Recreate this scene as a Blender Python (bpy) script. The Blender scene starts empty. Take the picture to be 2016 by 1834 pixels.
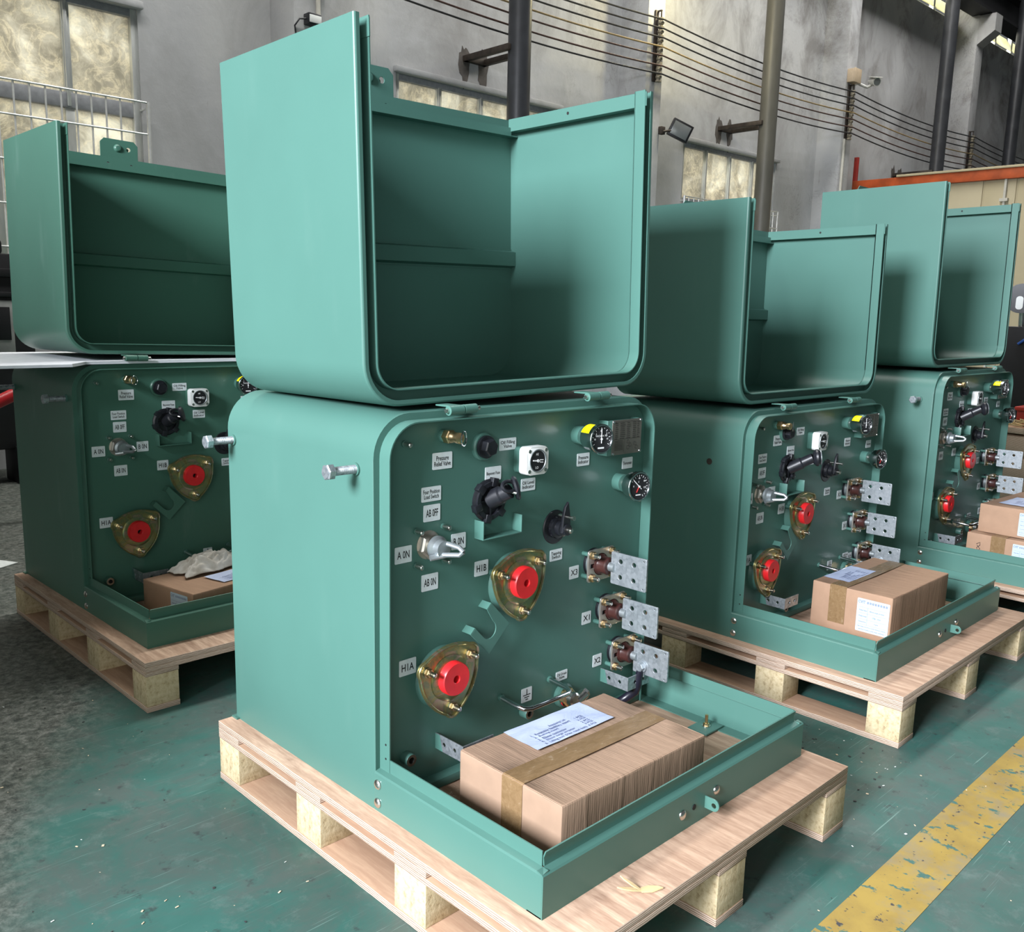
import bpy, bmesh, math, random
from mathutils import Matrix, Vector
random.seed(7)
S = bpy.context.scene
COL = S.collection
PI = math.pi

# ------------------------------------------------------------------ camera
CAM_POS = (-1.0073, -1.4035, 1.146)
F_PX, YAW, PITCH, ROLL, CX, CY = 1802.97, 0.7837, 0.1801, 0.0259, 1023.36, 943.64
cam_data = bpy.data.cameras.new('camera')
cam = bpy.data.objects.new('camera', cam_data)
COL.objects.link(cam)
cam_data.sensor_fit = 'HORIZONTAL'
cam_data.sensor_width = 36.0
cam_data.lens = F_PX / 2016 * 36.0
cam_data.shift_x = -(CX - 1008) / 2016
cam_data.shift_y = (CY - 917) / 2016
cam_data.clip_end = 200
cam_data.clip_start = 0.02
_f = Vector((math.sin(YAW) * math.cos(PITCH), math.cos(YAW) * math.cos(PITCH), -math.sin(PITCH)))
_r = Vector((math.cos(YAW), -math.sin(YAW), 0))
_u = _r.cross(_f)
_r2 = _r * math.cos(ROLL) + _u * math.sin(ROLL)
_u2 = -_r * math.sin(ROLL) + _u * math.cos(ROLL)
cam.matrix_world = Matrix(((_r2.x, _u2.x, -_f.x, CAM_POS[0]), (_r2.y, _u2.y, -_f.y, CAM_POS[1]),
                           (_r2.z, _u2.z, -_f.z, CAM_POS[2]), (0, 0, 0, 1)))
S.camera = cam

# ------------------------------------------------------------------ world, lights, exposure
S.view_settings.view_transform = 'Standard'
S.view_settings.look = 'None'
S.view_settings.gamma = 1.0
S.view_settings.exposure = 0.2
S.view_settings.use_curve_mapping = False
world = bpy.data.worlds.new('world')
S.world = world
world.use_nodes = True
bg = world.node_tree.nodes['Background']
bg.inputs[0].default_value = (0.92, 0.97, 1.0, 1)
bg.inputs[1].default_value = 0.12

def area(name, loc, target, sx, sy, power, color=(1, 1, 1), spread=PI):
    l = bpy.data.lights.new(name, 'AREA')
    l.shape = 'RECTANGLE'; l.size = sx; l.size_y = sy
    l.energy = power; l.color = color; l.spread = spread
    o = bpy.data.objects.new(name, l)
    COL.objects.link(o)
    o.location = loc
    o.rotation_euler = (Vector(target) - Vector(loc)).to_track_quat('-Z', 'Y').to_euler()
    return o
# daylight through the open gate in the left wall
area('gate_daylight', (-7.0, -1.0, 4.0), (0.0, 0.0, 1.2), 2.4, 2.4, 1950, (0.92, 0.955, 1.04))
# fill lamp added on the left to lift the dark lid insides
area('left_fill', (-2.6, -2.2, 1.5), (0.3, -0.1, 1.0), 3.2, 2.6, 52, (0.97, 1.0, 0.97))
# daylight outside the dirty windows of the long wall
area('window_daylight', (6.0, 7.2, 3.2), (6.0, 5.0, 2.6), 17, 3.6, 1300, (1.0, 0.99, 0.97))
# daylight outside the louvred clerestory
area('clerestory_daylight', (13.5, 7.2, 7.6), (13.5, 5.2, 7.0), 14, 2.6, 1600, (1.0, 0.98, 0.90))
# fill lamp added under the roof to brighten the back wall
area('wall_fill', (6.0, 3.0, 8.2), (6.0, 3.6, 0.0), 16, 1.2, 900, (1.0, 0.985, 0.95))

# ------------------------------------------------------------------ material helpers
def new_mat(name):
    m = bpy.data.materials.new(name)
    m.use_nodes = True
    nt = m.node_tree
    b = nt.nodes['Principled BSDF']
    return m, nt, b
def N(nt, t, **kw):
    n = nt.nodes.new(t)
    for k, v in kw.items():
        if k.startswith('i_'):
            k = k[2:]
            n.inputs[int(k) if k.isdigit() else k.replace('_', ' ')].default_value = v
        else:
            setattr(n, k, v)
    return n
def L(nt, a, b): nt.links.new(a, b)
def coords(nt, scale=(1, 1, 1), rot=(0, 0, 0), kind='Object'):
    tc = N(nt, 'ShaderNodeTexCoord')
    mp = N(nt, 'ShaderNodeMapping')
    mp.inputs['Scale'].default_value = scale
    mp.inputs['Rotation'].default_value = rot
    L(nt, tc.outputs[kind], mp.inputs[0])
    return mp.outputs[0]
def noise(nt, vec, scale, detail=4, rough=0.55, dist=0.0):
    n = N(nt, 'ShaderNodeTexNoise')
    n.inputs['Scale'].default_value = scale
    n.inputs['Detail'].default_value = detail
    n.inputs['Roughness'].default_value = rough
    n.inputs['Distortion'].default_value = dist
    L(nt, vec, n.inputs['Vector'])
    return n.outputs['Fac']
def ramp(nt, fac, stops):
    r = N(nt, 'ShaderNodeValToRGB')
    el = r.color_ramp.elements
    while len(el) > 1: el.remove(el[-1])
    el[0].position, el[0].color = stops[0][0], (*stops[0][1], 1) if len(stops[0][1]) == 3 else stops[0][1]
    for p, c in stops[1:]:
        e = el.new(p); e.color = (*c, 1) if len(c) == 3 else c
    L(nt, fac, r.inputs[0])
    return r.outputs[0]
def mask(nt, fac, a, b):
    return ramp(nt, fac, [(a, (0, 0, 0)), (b, (1, 1, 1))])
def mix(nt, fac, a, b, mode='MIX'):
    n = N(nt, 'ShaderNodeMix', data_type='RGBA', blend_type=mode)
    for sock, v in ((n.inputs[0], fac), (n.inputs[6], a), (n.inputs[7], b)):
        if isinstance(v, (int, float)): sock.default_value = v
        elif isinstance(v, (tuple, list)): sock.default_value = (*v, 1) if len(v) == 3 else v
        else: L(nt, v, sock)
    return n.outputs[2]
def math_node(nt, op, a, b=None, clamp=False):
    n = N(nt, 'ShaderNodeMath', operation=op, use_clamp=clamp)
    for i, v in enumerate((a, b)):
        if v is None: continue
        if isinstance(v, (int, float)): n.inputs[i].default_value = v
        else: L(nt, v, n.inputs[i])
    return n.outputs[0]
def bump(nt, b, height, strength=0.2, dist=0.01):
    n = N(nt, 'ShaderNodeBump')
    n.inputs['Strength'].default_value = strength
    n.inputs['Distance'].default_value = dist
    L(nt, height, n.inputs['Height'])
    L(nt, n.outputs[0], b.inputs['Normal'])
def simple(name, col, rough=0.5, metal=0.0, var=0.12, scale=30, bmp=0.0, spec=0.5, stretch=(1, 1, 1)):
    m, nt, b = new_mat(name)
    v = coords(nt, stretch)
    f = noise(nt, v, scale)
    c2 = tuple(min(1, x * (1 + var)) for x in col); c1 = tuple(x * (1 - var) for x in col)
    L(nt, ramp(nt, f, [(0.3, c1), (0.7, c2)]), b.inputs['Base Color'])
    b.inputs['Roughness'].default_value = rough
    b.inputs['Metallic'].default_value = metal
    b.inputs['Specular IOR Level'].default_value = spec
    if bmp: bump(nt, b, f, bmp, 0.002)
    return m

# ------------------------------------------------------------------ materials
def paint(name, col, dust=0.0):
    m, nt, b = new_mat(name)
    v = coords(nt)
    big = noise(nt, v, 2.2, 3)
    c = ramp(nt, big, [(0.3, tuple(x * 0.95 for x in col)), (0.7, tuple(x * 1.05 for x in col))])
    sm = mask(nt, noise(nt, coords(nt, (1, 1, 0.25)), 9, 5, 0.6), 0.62, 0.8)
    c = mix(nt, math_node(nt, 'MULTIPLY', sm, 0.035 + dust), c, (0.30, 0.40, 0.36))
    L(nt, c, b.inputs['Base Color'])
    b.inputs['Roughness'].default_value = 0.40
    b.inputs['Specular IOR Level'].default_value = 0.45
    bump(nt, b, noise(nt, v, 420, 2), 0.06, 0.001)
    return m
GREEN_C = (0.066, 0.162, 0.134)
GREEN = paint('green_enamel', GREEN_C)
GREEN_OLD = paint('dusty_green_enamel', (0.055, 0.145, 0.106), 0.10)
BLACK = simple('black_plastic', (0.012, 0.013, 0.017), 0.38, 0, 0.2, 60)
BLACKSTEEL = simple('black_steel', (0.012, 0.012, 0.014), 0.45, 0.2, 0.2, 12)
RED = simple('red_plastic', (0.62, 0.016, 0.020), 0.34, 0, 0.10, 40)
WHITE = simple('white_plastic', (0.72, 0.74, 0.72), 0.35, 0, 0.03, 20)
LABEL = simple('label_film', (0.72, 0.78, 0.80), 0.45, 0, 0.05, 90)
INK = simple('black_ink', (0.012, 0.013, 0.016), 0.6, 0, 0.1, 90)
STEEL = simple('bright_steel', (0.62, 0.61, 0.57), 0.26, 1.0, 0.12, 40)
CHROME = simple('polished_chrome', (0.70, 0.72, 0.74), 0.14, 1.0, 0.05, 20)
ALU = simple('cast_aluminium', (0.33, 0.365, 0.375), 0.42, 0.75, 0.10, 60, 0.1)
BRASS = simple('brass', (0.70, 0.51, 0.28), 0.28, 1.0, 0.12, 60)
BROWN = simple('brown_epoxy', (0.044, 0.015, 0.013), 0.33, 0, 0.15, 30)
YELLOW_TAPE = simple('yellow_sticker', (0.85, 0.72, 0.0), 0.4, 0, 0.03, 40)
DIAL = simple('dial_black', (0.012, 0.012, 0.014), 0.45, 0, 0.1, 40)
DIALINK = simple('dial_white', (0.75, 0.76, 0.76), 0.5, 0, 0.02, 40)
REDINK = simple('dial_red', (0.6, 0.03, 0.03), 0.5, 0, 0.05, 40)
CAVITY = simple('bore_dark', (0.006, 0.006, 0.006), 0.7, 0, 0.1, 40)
RUBBER = simple('cable_rubber', (0.010, 0.010, 0.018), 0.32, 0, 0.15, 80, 0.1)
FOAM = simple('white_foam', (0.72, 0.74, 0.78), 0.7, 0, 0.05, 30)
GREYPLATE = simple('grey_sheet_steel', (0.32, 0.33, 0.32), 0.5, 0.4, 0.15, 12)
ORANGE = simple('orange_painted_steel', (0.42, 0.075, 0.018), 0.5, 0, 0.35, 5)
REDPAINT = simple('red_paint', (0.36, 0.028, 0.018), 0.45, 0, 0.2, 12)
REDTUBE = simple('red_tube_paint', (0.45, 0.012, 0.018), 0.35, 0, 0.1, 12)
BEIGE = simple('beige_panel', (0.44, 0.38, 0.25), 0.55, 0, 0.06, 2)
LIGHTMETAL = simple('window_aluminium', (0.70, 0.72, 0.70), 0.38, 0.7, 0.15, 20, 0.0, 0.5, (1, 1, 0.2))
GRILLE = simple('stainless_bars', (0.72, 0.73, 0.72), 0.38, 0.6, 0.1, 20)
GREYFRAME = simple('grey_frame', (0.27, 0.28, 0.30), 0.55, 0.2, 0.15, 25)
COLUMN = simple('dark_column_paint', (0.030, 0.032, 0.037), 0.42, 0.1, 0.25, 7)
COLUMN2 = simple('grey_brown_column_paint', (0.080, 0.077, 0.066), 0.5, 0.1, 0.30, 5, 0, 0.5, (1, 1, 0.3))  # paler grey-brown tone for the second pillar
RUST = simple('rusty_steel', (0.035, 0.026, 0.020), 0.65, 0.2, 0.35, 20)
DARKBEAM = simple('crane_beam_paint', (0.012, 0.012, 0.014), 0.55, 0.1, 0.2, 8)
INSUL = simple('porcelain', (0.26, 0.23, 0.17), 0.35, 0, 0.25, 50)
WIREBLACK = simple('black_wire', (0.014, 0.014, 0.016), 0.5, 0, 0.2, 30)
WIRETAN = simple('tan_wire', (0.28, 0.20, 0.09), 0.5, 0, 0.2, 30)
WIREBROWN = simple('brown_wire', (0.06, 0.028, 0.022), 0.5, 0, 0.2, 30)
CONDUIT = simple('conduit_plastic', (0.52, 0.50, 0.44), 0.5, 0, 0.08, 12)
CAMBODY = simple('camera_housing', (0.50, 0.50, 0.47), 0.4, 0, 0.08, 20)
JBOX = simple('junction_box', (0.46, 0.36, 0.25), 0.5, 0, 0.08, 20)
LENSGLASS = simple('lens_glass', (0.10, 0.11, 0.11), 0.08, 0, 0.02, 20)
LAMPFACE = simple('floodlight_glass', (0.17, 0.18, 0.18), 0.2, 0.2, 0.15, 6)
STRAW = simple('straw', (0.55, 0.42, 0.22), 0.7, 0, 0.25, 20)

def mk_galv():
    m, nt, b = new_mat('galvanised_steel')
    v = coords(nt)
    vo = N(nt, 'ShaderNodeTexVoronoi'); vo.inputs['Scale'].default_value = 130
    L(nt, v, vo.inputs['Vector'])
    sp = N(nt, 'ShaderNodeSeparateColor'); L(nt, vo.outputs['Color'], sp.inputs[0])
    f = math_node(nt, 'ADD', math_node(nt, 'MULTIPLY', sp.outputs[0], 0.35), math_node(nt, 'MULTIPLY', noise(nt, v, 45, 5, 0.65), 0.7))
    L(nt, ramp(nt, f, [(0.25, (0.20, 0.23, 0.245)), (0.75, (0.50, 0.54, 0.57))]), b.inputs['Base Color'])
    b.inputs['Metallic'].default_value = 0.75
    L(nt, ramp(nt, f, [(0.2, (0.50,) * 3), (0.8, (0.32,) * 3)]), b.inputs['Roughness'])
    return m
GALV = mk_galv()
def mk_zinc():
    m, nt, b = new_mat('yellow_zinc')
    v = coords(nt)
    f = noise(nt, v, 26, 3, 0.5, 1.6)
    L(nt, ramp(nt, f, [(0.28, (0.24, 0.21, 0.10)), (0.42, (0.34, 0.31, 0.14)), (0.52, (0.22, 0.27, 0.15)),
                       (0.60, (0.40, 0.29, 0.22)), (0.72, (0.40, 0.37, 0.21))]), b.inputs['Base Color'])
    b.inputs['Metallic'].default_value = 0.85
    b.inputs['Roughness'].default_value = 0.30
    return m
ZINC = mk_zinc()
def mk_plateflange():
    return simple('stainless_flange', (0.50, 0.47, 0.42), 0.36, 0.85, 0.12, 30)
FLANGE = mk_plateflange()
NAMEPLATE = simple('etched_nameplate', (0.27, 0.25, 0.22), 0.33, 0.7, 0.12, 25)
NAMEINK = simple('nameplate_print', (0.06, 0.055, 0.05), 0.5, 0.3, 0.1, 60)

def mk_wood(name, light, dark, sc=(1, 1, 1), knots=0.6):
    m, nt, b = new_mat(name)
    g = coords(nt, sc)
    n1 = noise(nt, g, 6, 6, 0.62, 0.6)
    n2 = noise(nt, g, 28, 5, 0.6, 0.3)
    f = math_node(nt, 'ADD', math_node(nt, 'MULTIPLY', n1, 0.65), math_node(nt, 'MULTIPLY', n2, 0.35))
    c = ramp(nt, f, [(0.28, dark), (0.47, tuple((a + d) / 2 for a, d in zip(light, dark))), (0.62, light)])
    kn = mask(nt, noise(nt, coords(nt), 7.5, 3, 0.5), 0.70, 0.76)
    c = mix(nt, math_node(nt, 'MULTIPLY', kn, knots), c, (0.13, 0.07, 0.045))
    blot = mask(nt, noise(nt, coords(nt), 2.3, 3), 0.35, 0.7)
    c = mix(nt, math_node(nt, 'MULTIPLY', blot, 0.35), c, (0.42, 0.24, 0.15))
    # ply edges: thin pale and dark layers on faces that stand upright
    geo = N(nt, 'ShaderNodeNewGeometry')
    sn = N(nt, 'ShaderNodeSeparateXYZ'); L(nt, geo.outputs['Normal'], sn.inputs[0])
    side = math_node(nt, 'LESS_THAN', math_node(nt, 'ABSOLUTE', sn.outputs[2]), 0.5)
    sep = N(nt, 'ShaderNodeSeparateXYZ'); L(nt, coords(nt), sep.inputs[0])
    wob = math_node(nt, 'MULTIPLY', noise(nt, coords(nt, (14, 14, 60)), 1.0, 4, 0.6), 0.006)
    zz = math_node(nt, 'SINE', math_node(nt, 'MULTIPLY', math_node(nt, 'ADD', sep.outputs[2], wob), 1500))
    e = ramp(nt, math_node(nt, 'ADD', math_node(nt, 'MULTIPLY', zz, 0.5), 0.5), [(0.0, (0.17, 0.105, 0.07)), (0.35, (0.42, 0.31, 0.23)), (1.0, (0.60, 0.48, 0.39))])
    c = mix(nt, side, c, e)
    L(nt, c, b.inputs['Base Color'])
    b.inputs['Roughness'].default_value = 0.72
    b.inputs['Specular IOR Level'].default_value = 0.25
    bump(nt, b, f, 0.12, 0.003)
    return m
PLY = mk_wood('pallet_plywood', (0.55, 0.395, 0.285), (0.22, 0.13, 0.085), (8, 0.9, 1))
PLYB = mk_wood('pallet_board', (0.52, 0.36, 0.24), (0.33, 0.20, 0.13), (9, 0.8, 1), 0.3)
PLYX = mk_wood('pallet_batten', (0.52, 0.36, 0.24), (0.33, 0.20, 0.13), (0.8, 9, 1), 0.3)
def mk_block():
    m, nt, b = new_mat('pressed_chip_block')
    v = coords(nt)
    f = noise(nt, v, 60, 6, 0.7)
    c = ramp(nt, f, [(0.30, (0.27, 0.19, 0.10)), (0.44, (0.50, 0.40, 0.24)), (0.66, (0.62, 0.52, 0.34))])
    sp = mask(nt, noise(nt, v, 170, 3, 0.6), 0.66, 0.74)
    c = mix(nt, math_node(nt, 'MULTIPLY', sp, 0.6), c, (0.25, 0.17, 0.09))
    L(nt, c, b.inputs['Base Color'])
    b.inputs['Roughness'].default_value = 0.85
    b.inputs['Specular IOR Level'].default_value = 0.2
    bump(nt, b, f, 0.5, 0.004)
    return m
BLOCK = mk_block()
def mk_cardboard(name, col, flute=True):
    m, nt, b = new_mat(name)
    v = coords(nt)
    f = noise(nt, coords(nt, (24, 3, 3)), 5, 5, 0.6)
    c = ramp(nt, f, [(0.3, tuple(x * 0.90 for x in col)), (0.7, tuple(x * 1.08 for x in col))])
    L(nt, c, b.inputs['Base Color'])
    b.inputs['Roughness'].default_value = 0.75
    b.inputs['Specular IOR Level'].default_value = 0.25
    w = N(nt, 'ShaderNodeTexWave', wave_type='BANDS', bands_direction='X')
    w.inputs['Scale'].default_value = 52; w.inputs['Distortion'].default_value = 0.6; w.inputs['Detail'].default_value = 2
    L(nt, v, w.inputs['Vector'])
    cr = noise(nt, coords(nt, (9, 1.2, 1.2)), 3.2, 5, 0.65, 0.5)
    w2 = N(nt, 'ShaderNodeTexWave', wave_type='BANDS', bands_direction='X')
    w2.inputs['Scale'].default_value = 3.1; w2.inputs['Distortion'].default_value = 3.4; w2.inputs['Detail'].default_value = 3
    L(nt, v, w2.inputs['Vector'])
    crease = mask(nt, w2.outputs['Fac'], 0.93, 1.0)
    h = math_node(nt, 'ADD', math_node(nt, 'MULTIPLY', w.outputs['Fac'], 0.035 if flute else 0.012), math_node(nt, 'ADD', math_node(nt, 'MULTIPLY', cr, 0.8), math_node(nt, 'MULTIPLY', crease, 0.16 if flute else 0.05)))
    bump(nt, b, h, 0.45, 0.006)
    return m
CARD = mk_cardboard('cardboard', (0.315, 0.212, 0.145))
CARD2 = mk_cardboard('smooth_cardboard', (0.34, 0.215, 0.14), False)
def mk_tape():
    m, nt, b = new_mat('parcel_tape')
    f = noise(nt, coords(nt, (3, 8, 8)), 9, 5, 0.65, 0.8)
    L(nt, ramp(nt, f, [(0.3, (0.20, 0.125, 0.058)), (0.62, (0.27, 0.175, 0.09)), (0.80, (0.50, 0.42, 0.32))]), b.inputs['Base Color'])
    b.inputs['Roughness'].default_value = 0.22
    b.inputs['Alpha'].default_value = 0.86
    bump(nt, b, f, 0.35, 0.004)
    return m
TAPE = mk_tape()
def mk_paper():
    m, nt, b = new_mat('white_paper')
    f = noise(nt, coords(nt, (1, 2.5, 1)), 11, 4, 0.55, 0.8)
    L(nt, ramp(nt, f, [(0.3, (0.42, 0.49, 0.68)), (0.7, (0.52, 0.59, 0.76))]), b.inputs['Base Color'])
    b.inputs['Roughness'].default_value = 0.5
    bump(nt, b, f, 0.6, 0.004)
    return m
PAPER = mk_paper()
BLUEINK = simple('print_blue', (0.10, 0.13, 0.26), 0.6, 0, 0.1, 60)
STICKER = simple('box_sticker', (0.46, 0.56, 0.63), 0.4, 0, 0.03, 30)
def mk_cloth():
    m, nt, b = new_mat('soiled_cotton')
    f = noise(nt, coords(nt), 18, 5, 0.6)
    L(nt, ramp(nt, f, [(0.3, (0.42, 0.38, 0.32)), (0.6, (0.62, 0.60, 0.56))]), b.inputs['Base Color'])
    b.inputs['Roughness'].default_value = 0.95
    bump(nt, b, noise(nt, coords(nt), 300, 2), 0.3, 0.001)
    return m
CLOTH = mk_cloth()
def mk_wall():
    m, nt, b = new_mat('old_plaster')
    v = coords(nt)
    big = noise(nt, v, 0.55, 5, 0.6, 0.5)
    c = ramp(nt, big, [(0.30, (0.34, 0.34, 0.34)), (0.50, (0.46, 0.465, 0.475)), (0.68, (0.56, 0.56, 0.55))])
    sep = N(nt, 'ShaderNodeSeparateXYZ'); L(nt, v, sep.inputs[0])
    soot = mask(nt, noise(nt, coords(nt, (1.1, 1, 0.75), (0, 0.5, 0)), 1.3, 7, 0.70, 0.7), 0.46, 0.66)
    hi = mask(nt, math_node(nt, 'DIVIDE', sep.outputs[2], 7.0), 0.34, 0.80)
    c = mix(nt, math_node(nt, 'MULTIPLY', math_node(nt, 'MULTIPLY', soot, hi), 0.95), c, (0.13, 0.115, 0.10))
    c = mix(nt, math_node(nt, 'MULTIPLY', hi, 0.35), c, (0.24, 0.24, 0.25))
    thin = mask(nt, noise(nt, coords(nt, (3.2, 3, 0.6)), 3.0, 7, 0.72, 1.2), 0.66, 0.72)
    c = mix(nt, math_node(nt, 'MULTIPLY', thin, 0.45), c, (0.17, 0.15, 0.125))
    # creeper roots and cracks beside the pilasters
    pm = None
    for ux in (6.6, 11.0, 15.1):
        near = mask(nt, math_node(nt, 'SUBTRACT', 1.0, math_node(nt, 'MULTIPLY', math_node(nt, 'ABSOLUTE', math_node(nt, 'SUBTRACT', sep.outputs[0], ux)), 1.5)), 0.0, 0.7)
        pm = near if pm is None else math_node(nt, 'MAXIMUM', pm, near)
    vein = noise(nt, coords(nt, (1, 1, 0.7)), 5.0, 6, 0.7, 1.6)
    vl = math_node(nt, 'SUBTRACT', 1.0, math_node(nt, 'MULTIPLY', math_node(nt, 'ABSOLUTE', math_node(nt, 'SUBTRACT', vein, 0.5)), 60), True)
    vm = math_node(nt, 'MULTIPLY', math_node(nt, 'MULTIPLY', vl, pm), mask(nt, noise(nt, v, 1.7, 3), 0.45, 0.6))
    c = mix(nt, math_node(nt, 'MULTIPLY', vm, 0.55), c, (0.10, 0.09, 0.075))
    L(nt, c, b.inputs['Base Color'])
    b.inputs['Roughness'].default_value = 0.9
    b.inputs['Specular IOR Level'].default_value = 0.15
    bump(nt, b, noise(nt, v, 14, 6, 0.65), 0.35, 0.01)
    return m
PLASTER = mk_wall()
STAIN = simple('cement_patch', (0.085, 0.075, 0.068), 0.9, 0, 0.25, 20)
CONCRETE = simple('corbel_concrete', (0.36, 0.36, 0.36), 0.9, 0, 0.12, 5, 0.2)
def mk_pane():
    m, nt, b = new_mat('dirty_window_glass')
    out = nt.nodes['Material Output']
    v = coords(nt)
    grime = noise(nt, v, 2.6, 6, 0.65, 1.0)
    web1 = noise(nt, v, 4.2, 6, 0.6, 2.4)
    web2 = noise(nt, coords(nt, (1, 1, 1), (0, 0.7, 0)), 9, 5, 0.62, 1.8)
    ln = math_node(nt, 'SUBTRACT', 1.0, math_node(nt, 'MULTIPLY', math_node(nt, 'ABSOLUTE', math_node(nt, 'SUBTRACT', web1, 0.5)), 26), True)
    ln2 = math_node(nt, 'SUBTRACT', 1.0, math_node(nt, 'MULTIPLY', math_node(nt, 'ABSOLUTE', math_node(nt, 'SUBTRACT', web2, 0.5)), 20), True)
    c = ramp(nt, grime, [(0.30, (0.26, 0.25, 0.21)), (0.50, (0.42, 0.405, 0.35)), (0.70, (0.66, 0.655, 0.59))])
    c = mix(nt, math_node(nt, 'MULTIPLY', ln, 0.34), c, (0.85, 0.78, 0.60))
    c = mix(nt, math_node(nt, 'MULTIPLY', ln2, 0.16), c, (0.85, 0.80, 0.66))
    tr = N(nt, 'ShaderNodeBsdfTranslucent'); L(nt, c, tr.inputs[0])
    df = N(nt, 'ShaderNodeBsdfDiffuse'); L(nt, mix(nt, 0.4, c, (0.5, 0.46, 0.36)), df.inputs[0])
    gl = N(nt, 'ShaderNodeBsdfGlossy'); gl.inputs['Roughness'].default_value = 0.12
    m1 = N(nt, 'ShaderNodeMixShader'); m1.inputs[0].default_value = 0.30
    L(nt, tr.outputs[0], m1.inputs[1]); L(nt, df.outputs[0], m1.inputs[2])
    m2 = N(nt, 'ShaderNodeMixShader'); m2.inputs[0].default_value = 0.06
    L(nt, m1.outputs[0], m2.inputs[1]); L(nt, gl.outputs[0], m2.inputs[2])
    L(nt, m2.outputs[0], out.inputs[0])
    return m
PANE = mk_pane()
def mk_louvre():
    m, nt, b = new_mat('louvre_glass')
    out = nt.nodes['Material Output']
    f = noise(nt, coords(nt), 3, 4)
    c = ramp(nt, f, [(0.3, (0.62, 0.60, 0.44)), (0.7, (0.85, 0.84, 0.68))])
    tr = N(nt, 'ShaderNodeBsdfTranslucent'); L(nt, c, tr.inputs[0])
    df = N(nt, 'ShaderNodeBsdfDiffuse'); L(nt, c, df.inputs[0])
    mx = N(nt, 'ShaderNodeMixShader'); mx.inputs[0].default_value = 0.35
    L(nt, tr.outputs[0], mx.inputs[1]); L(nt, df.outputs[0], mx.inputs[2])
    L(nt, mx.outputs[0], out.inputs[0])
    return m
LOUVRE = mk_louvre()
def mk_floor():
    m, nt, b = new_mat('worn_green_floor')
    v = coords(nt)
    n1 = noise(nt, v, 1.3, 6, 0.62, 0.4)
    teal = ramp(nt, n1, [(0.28, (0.020, 0.066, 0.054)), (0.50, (0.030, 0.112, 0.094)), (0.72, (0.050, 0.148, 0.127))])
    dirt = mask(nt, noise(nt, coords(nt, (1, 1, 1), (0, 0, 0.6)), 4.0, 9, 0.72, 0.6), 0.42, 0.62)
    c = mix(nt, math_node(nt, 'MULTIPLY', dirt, 0.62), teal, (0.085, 0.088, 0.083))
    spots = mask(nt, noise(nt, v, 22, 6, 0.66), 0.60, 0.68)
    c = mix(nt, math_node(nt, 'MULTIPLY', spots, 0.7), c, (0.030, 0.034, 0.036))
    pale = mask(nt, noise(nt, coords(nt, (1, 1, 1), (0, 0, 1.1)), 14, 10, 0.80, 0.3), 0.54, 0.74)
    c = mix(nt, math_node(nt, 'MULTIPLY', pale, 0.55), c, (0.15, 0.195, 0.18))
    for rz, sc, seed in ((0.35, (1.0, 60, 1), 4.0), (-0.9, (1.2, 75, 1), 5.0), (1.25, (1.0, 70, 1), 3.2)):
        sl = mask(nt, noise(nt, coords(nt, sc, (0, 0, rz)), seed, 3, 0.5), 0.665, 0.70)
        pm = mask(nt, noise(nt, coords(nt, (1, 1, 1), (0, 0, rz)), 2.2, 2), 0.45, 0.6)
        c = mix(nt, math_node(nt, 'MULTIPLY', math_node(nt, 'MULTIPLY', sl, pm), 0.55), c, (0.20, 0.33, 0.29))
    # bare concrete strip behind the paint, left of the pallets
    sep = N(nt, 'ShaderNodeSeparateXYZ'); L(nt, v, sep.inputs[0])
    edge = math_node(nt, 'ADD', math_node(nt, 'ADD', math_node(nt, 'MULTIPLY', sep.outputs[0], -0.80), math_node(nt, 'MULTIPLY', sep.outputs[1], 0.46)), math_node(nt, 'MULTIPLY', n1, 0.55))
    bare = mask(nt, edge, 0.86, 1.16)
    gn = noise(nt, v, 38, 10, 0.80, 0.3)
    conc = ramp(nt, gn, [(0.38, (0.018, 0.020, 0.017)), (0.50, (0.090, 0.095, 0.082)), (0.62, (0.20, 0.205, 0.185))])
    c = mix(nt, math_node(nt, 'MULTIPLY', bare, 0.9), c, conc)
    L(nt, c, b.inputs['Base Color'])
    L(nt, ramp(nt, noise(nt, v, 5, 5), [(0.3, (0.45,) * 3), (0.7, (0.70,) * 3)]), b.inputs['Roughness'])
    b.inputs['Specular IOR Level'].default_value = 0.4
    bump(nt, b, gn, 0.10, 0.004)
    return m
FLOOR = mk_floor()
def mk_line():
    m, nt, b = new_mat('worn_yellow_paint')
    v = coords(nt)
    n1 = noise(nt, v, 9, 6, 0.6)
    c = ramp(nt, n1, [(0.3, (0.25, 0.165, 0.030)), (0.6, (0.345, 0.235, 0.040))])
    grey = mask(nt, noise(nt, v, 6, 7, 0.72), 0.48, 0.66)
    c = mix(nt, math_node(nt, 'MULTIPLY', grey, 0.7), c, (0.20, 0.19, 0.15))
    chip = mask(nt, noise(nt, coords(nt, (1.6, 1, 1), (0, 0, 0.5)), 20, 6, 0.66), 0.585, 0.615)
    c = mix(nt, chip, c, (0.035, 0.12, 0.10))
    spot = mask(nt, noise(nt, v, 38, 4, 0.6), 0.63, 0.67)
    c = mix(nt, spot, c, (0.03, 0.03, 0.035))
    L(nt, c, b.inputs['Base Color'])
    b.inputs['Roughness'].default_value = 0.55
    return m
LINE = mk_line()
ROOF = simple('roof_sheet', (0.10, 0.10, 0.10), 0.8, 0, 0.1, 2)

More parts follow.
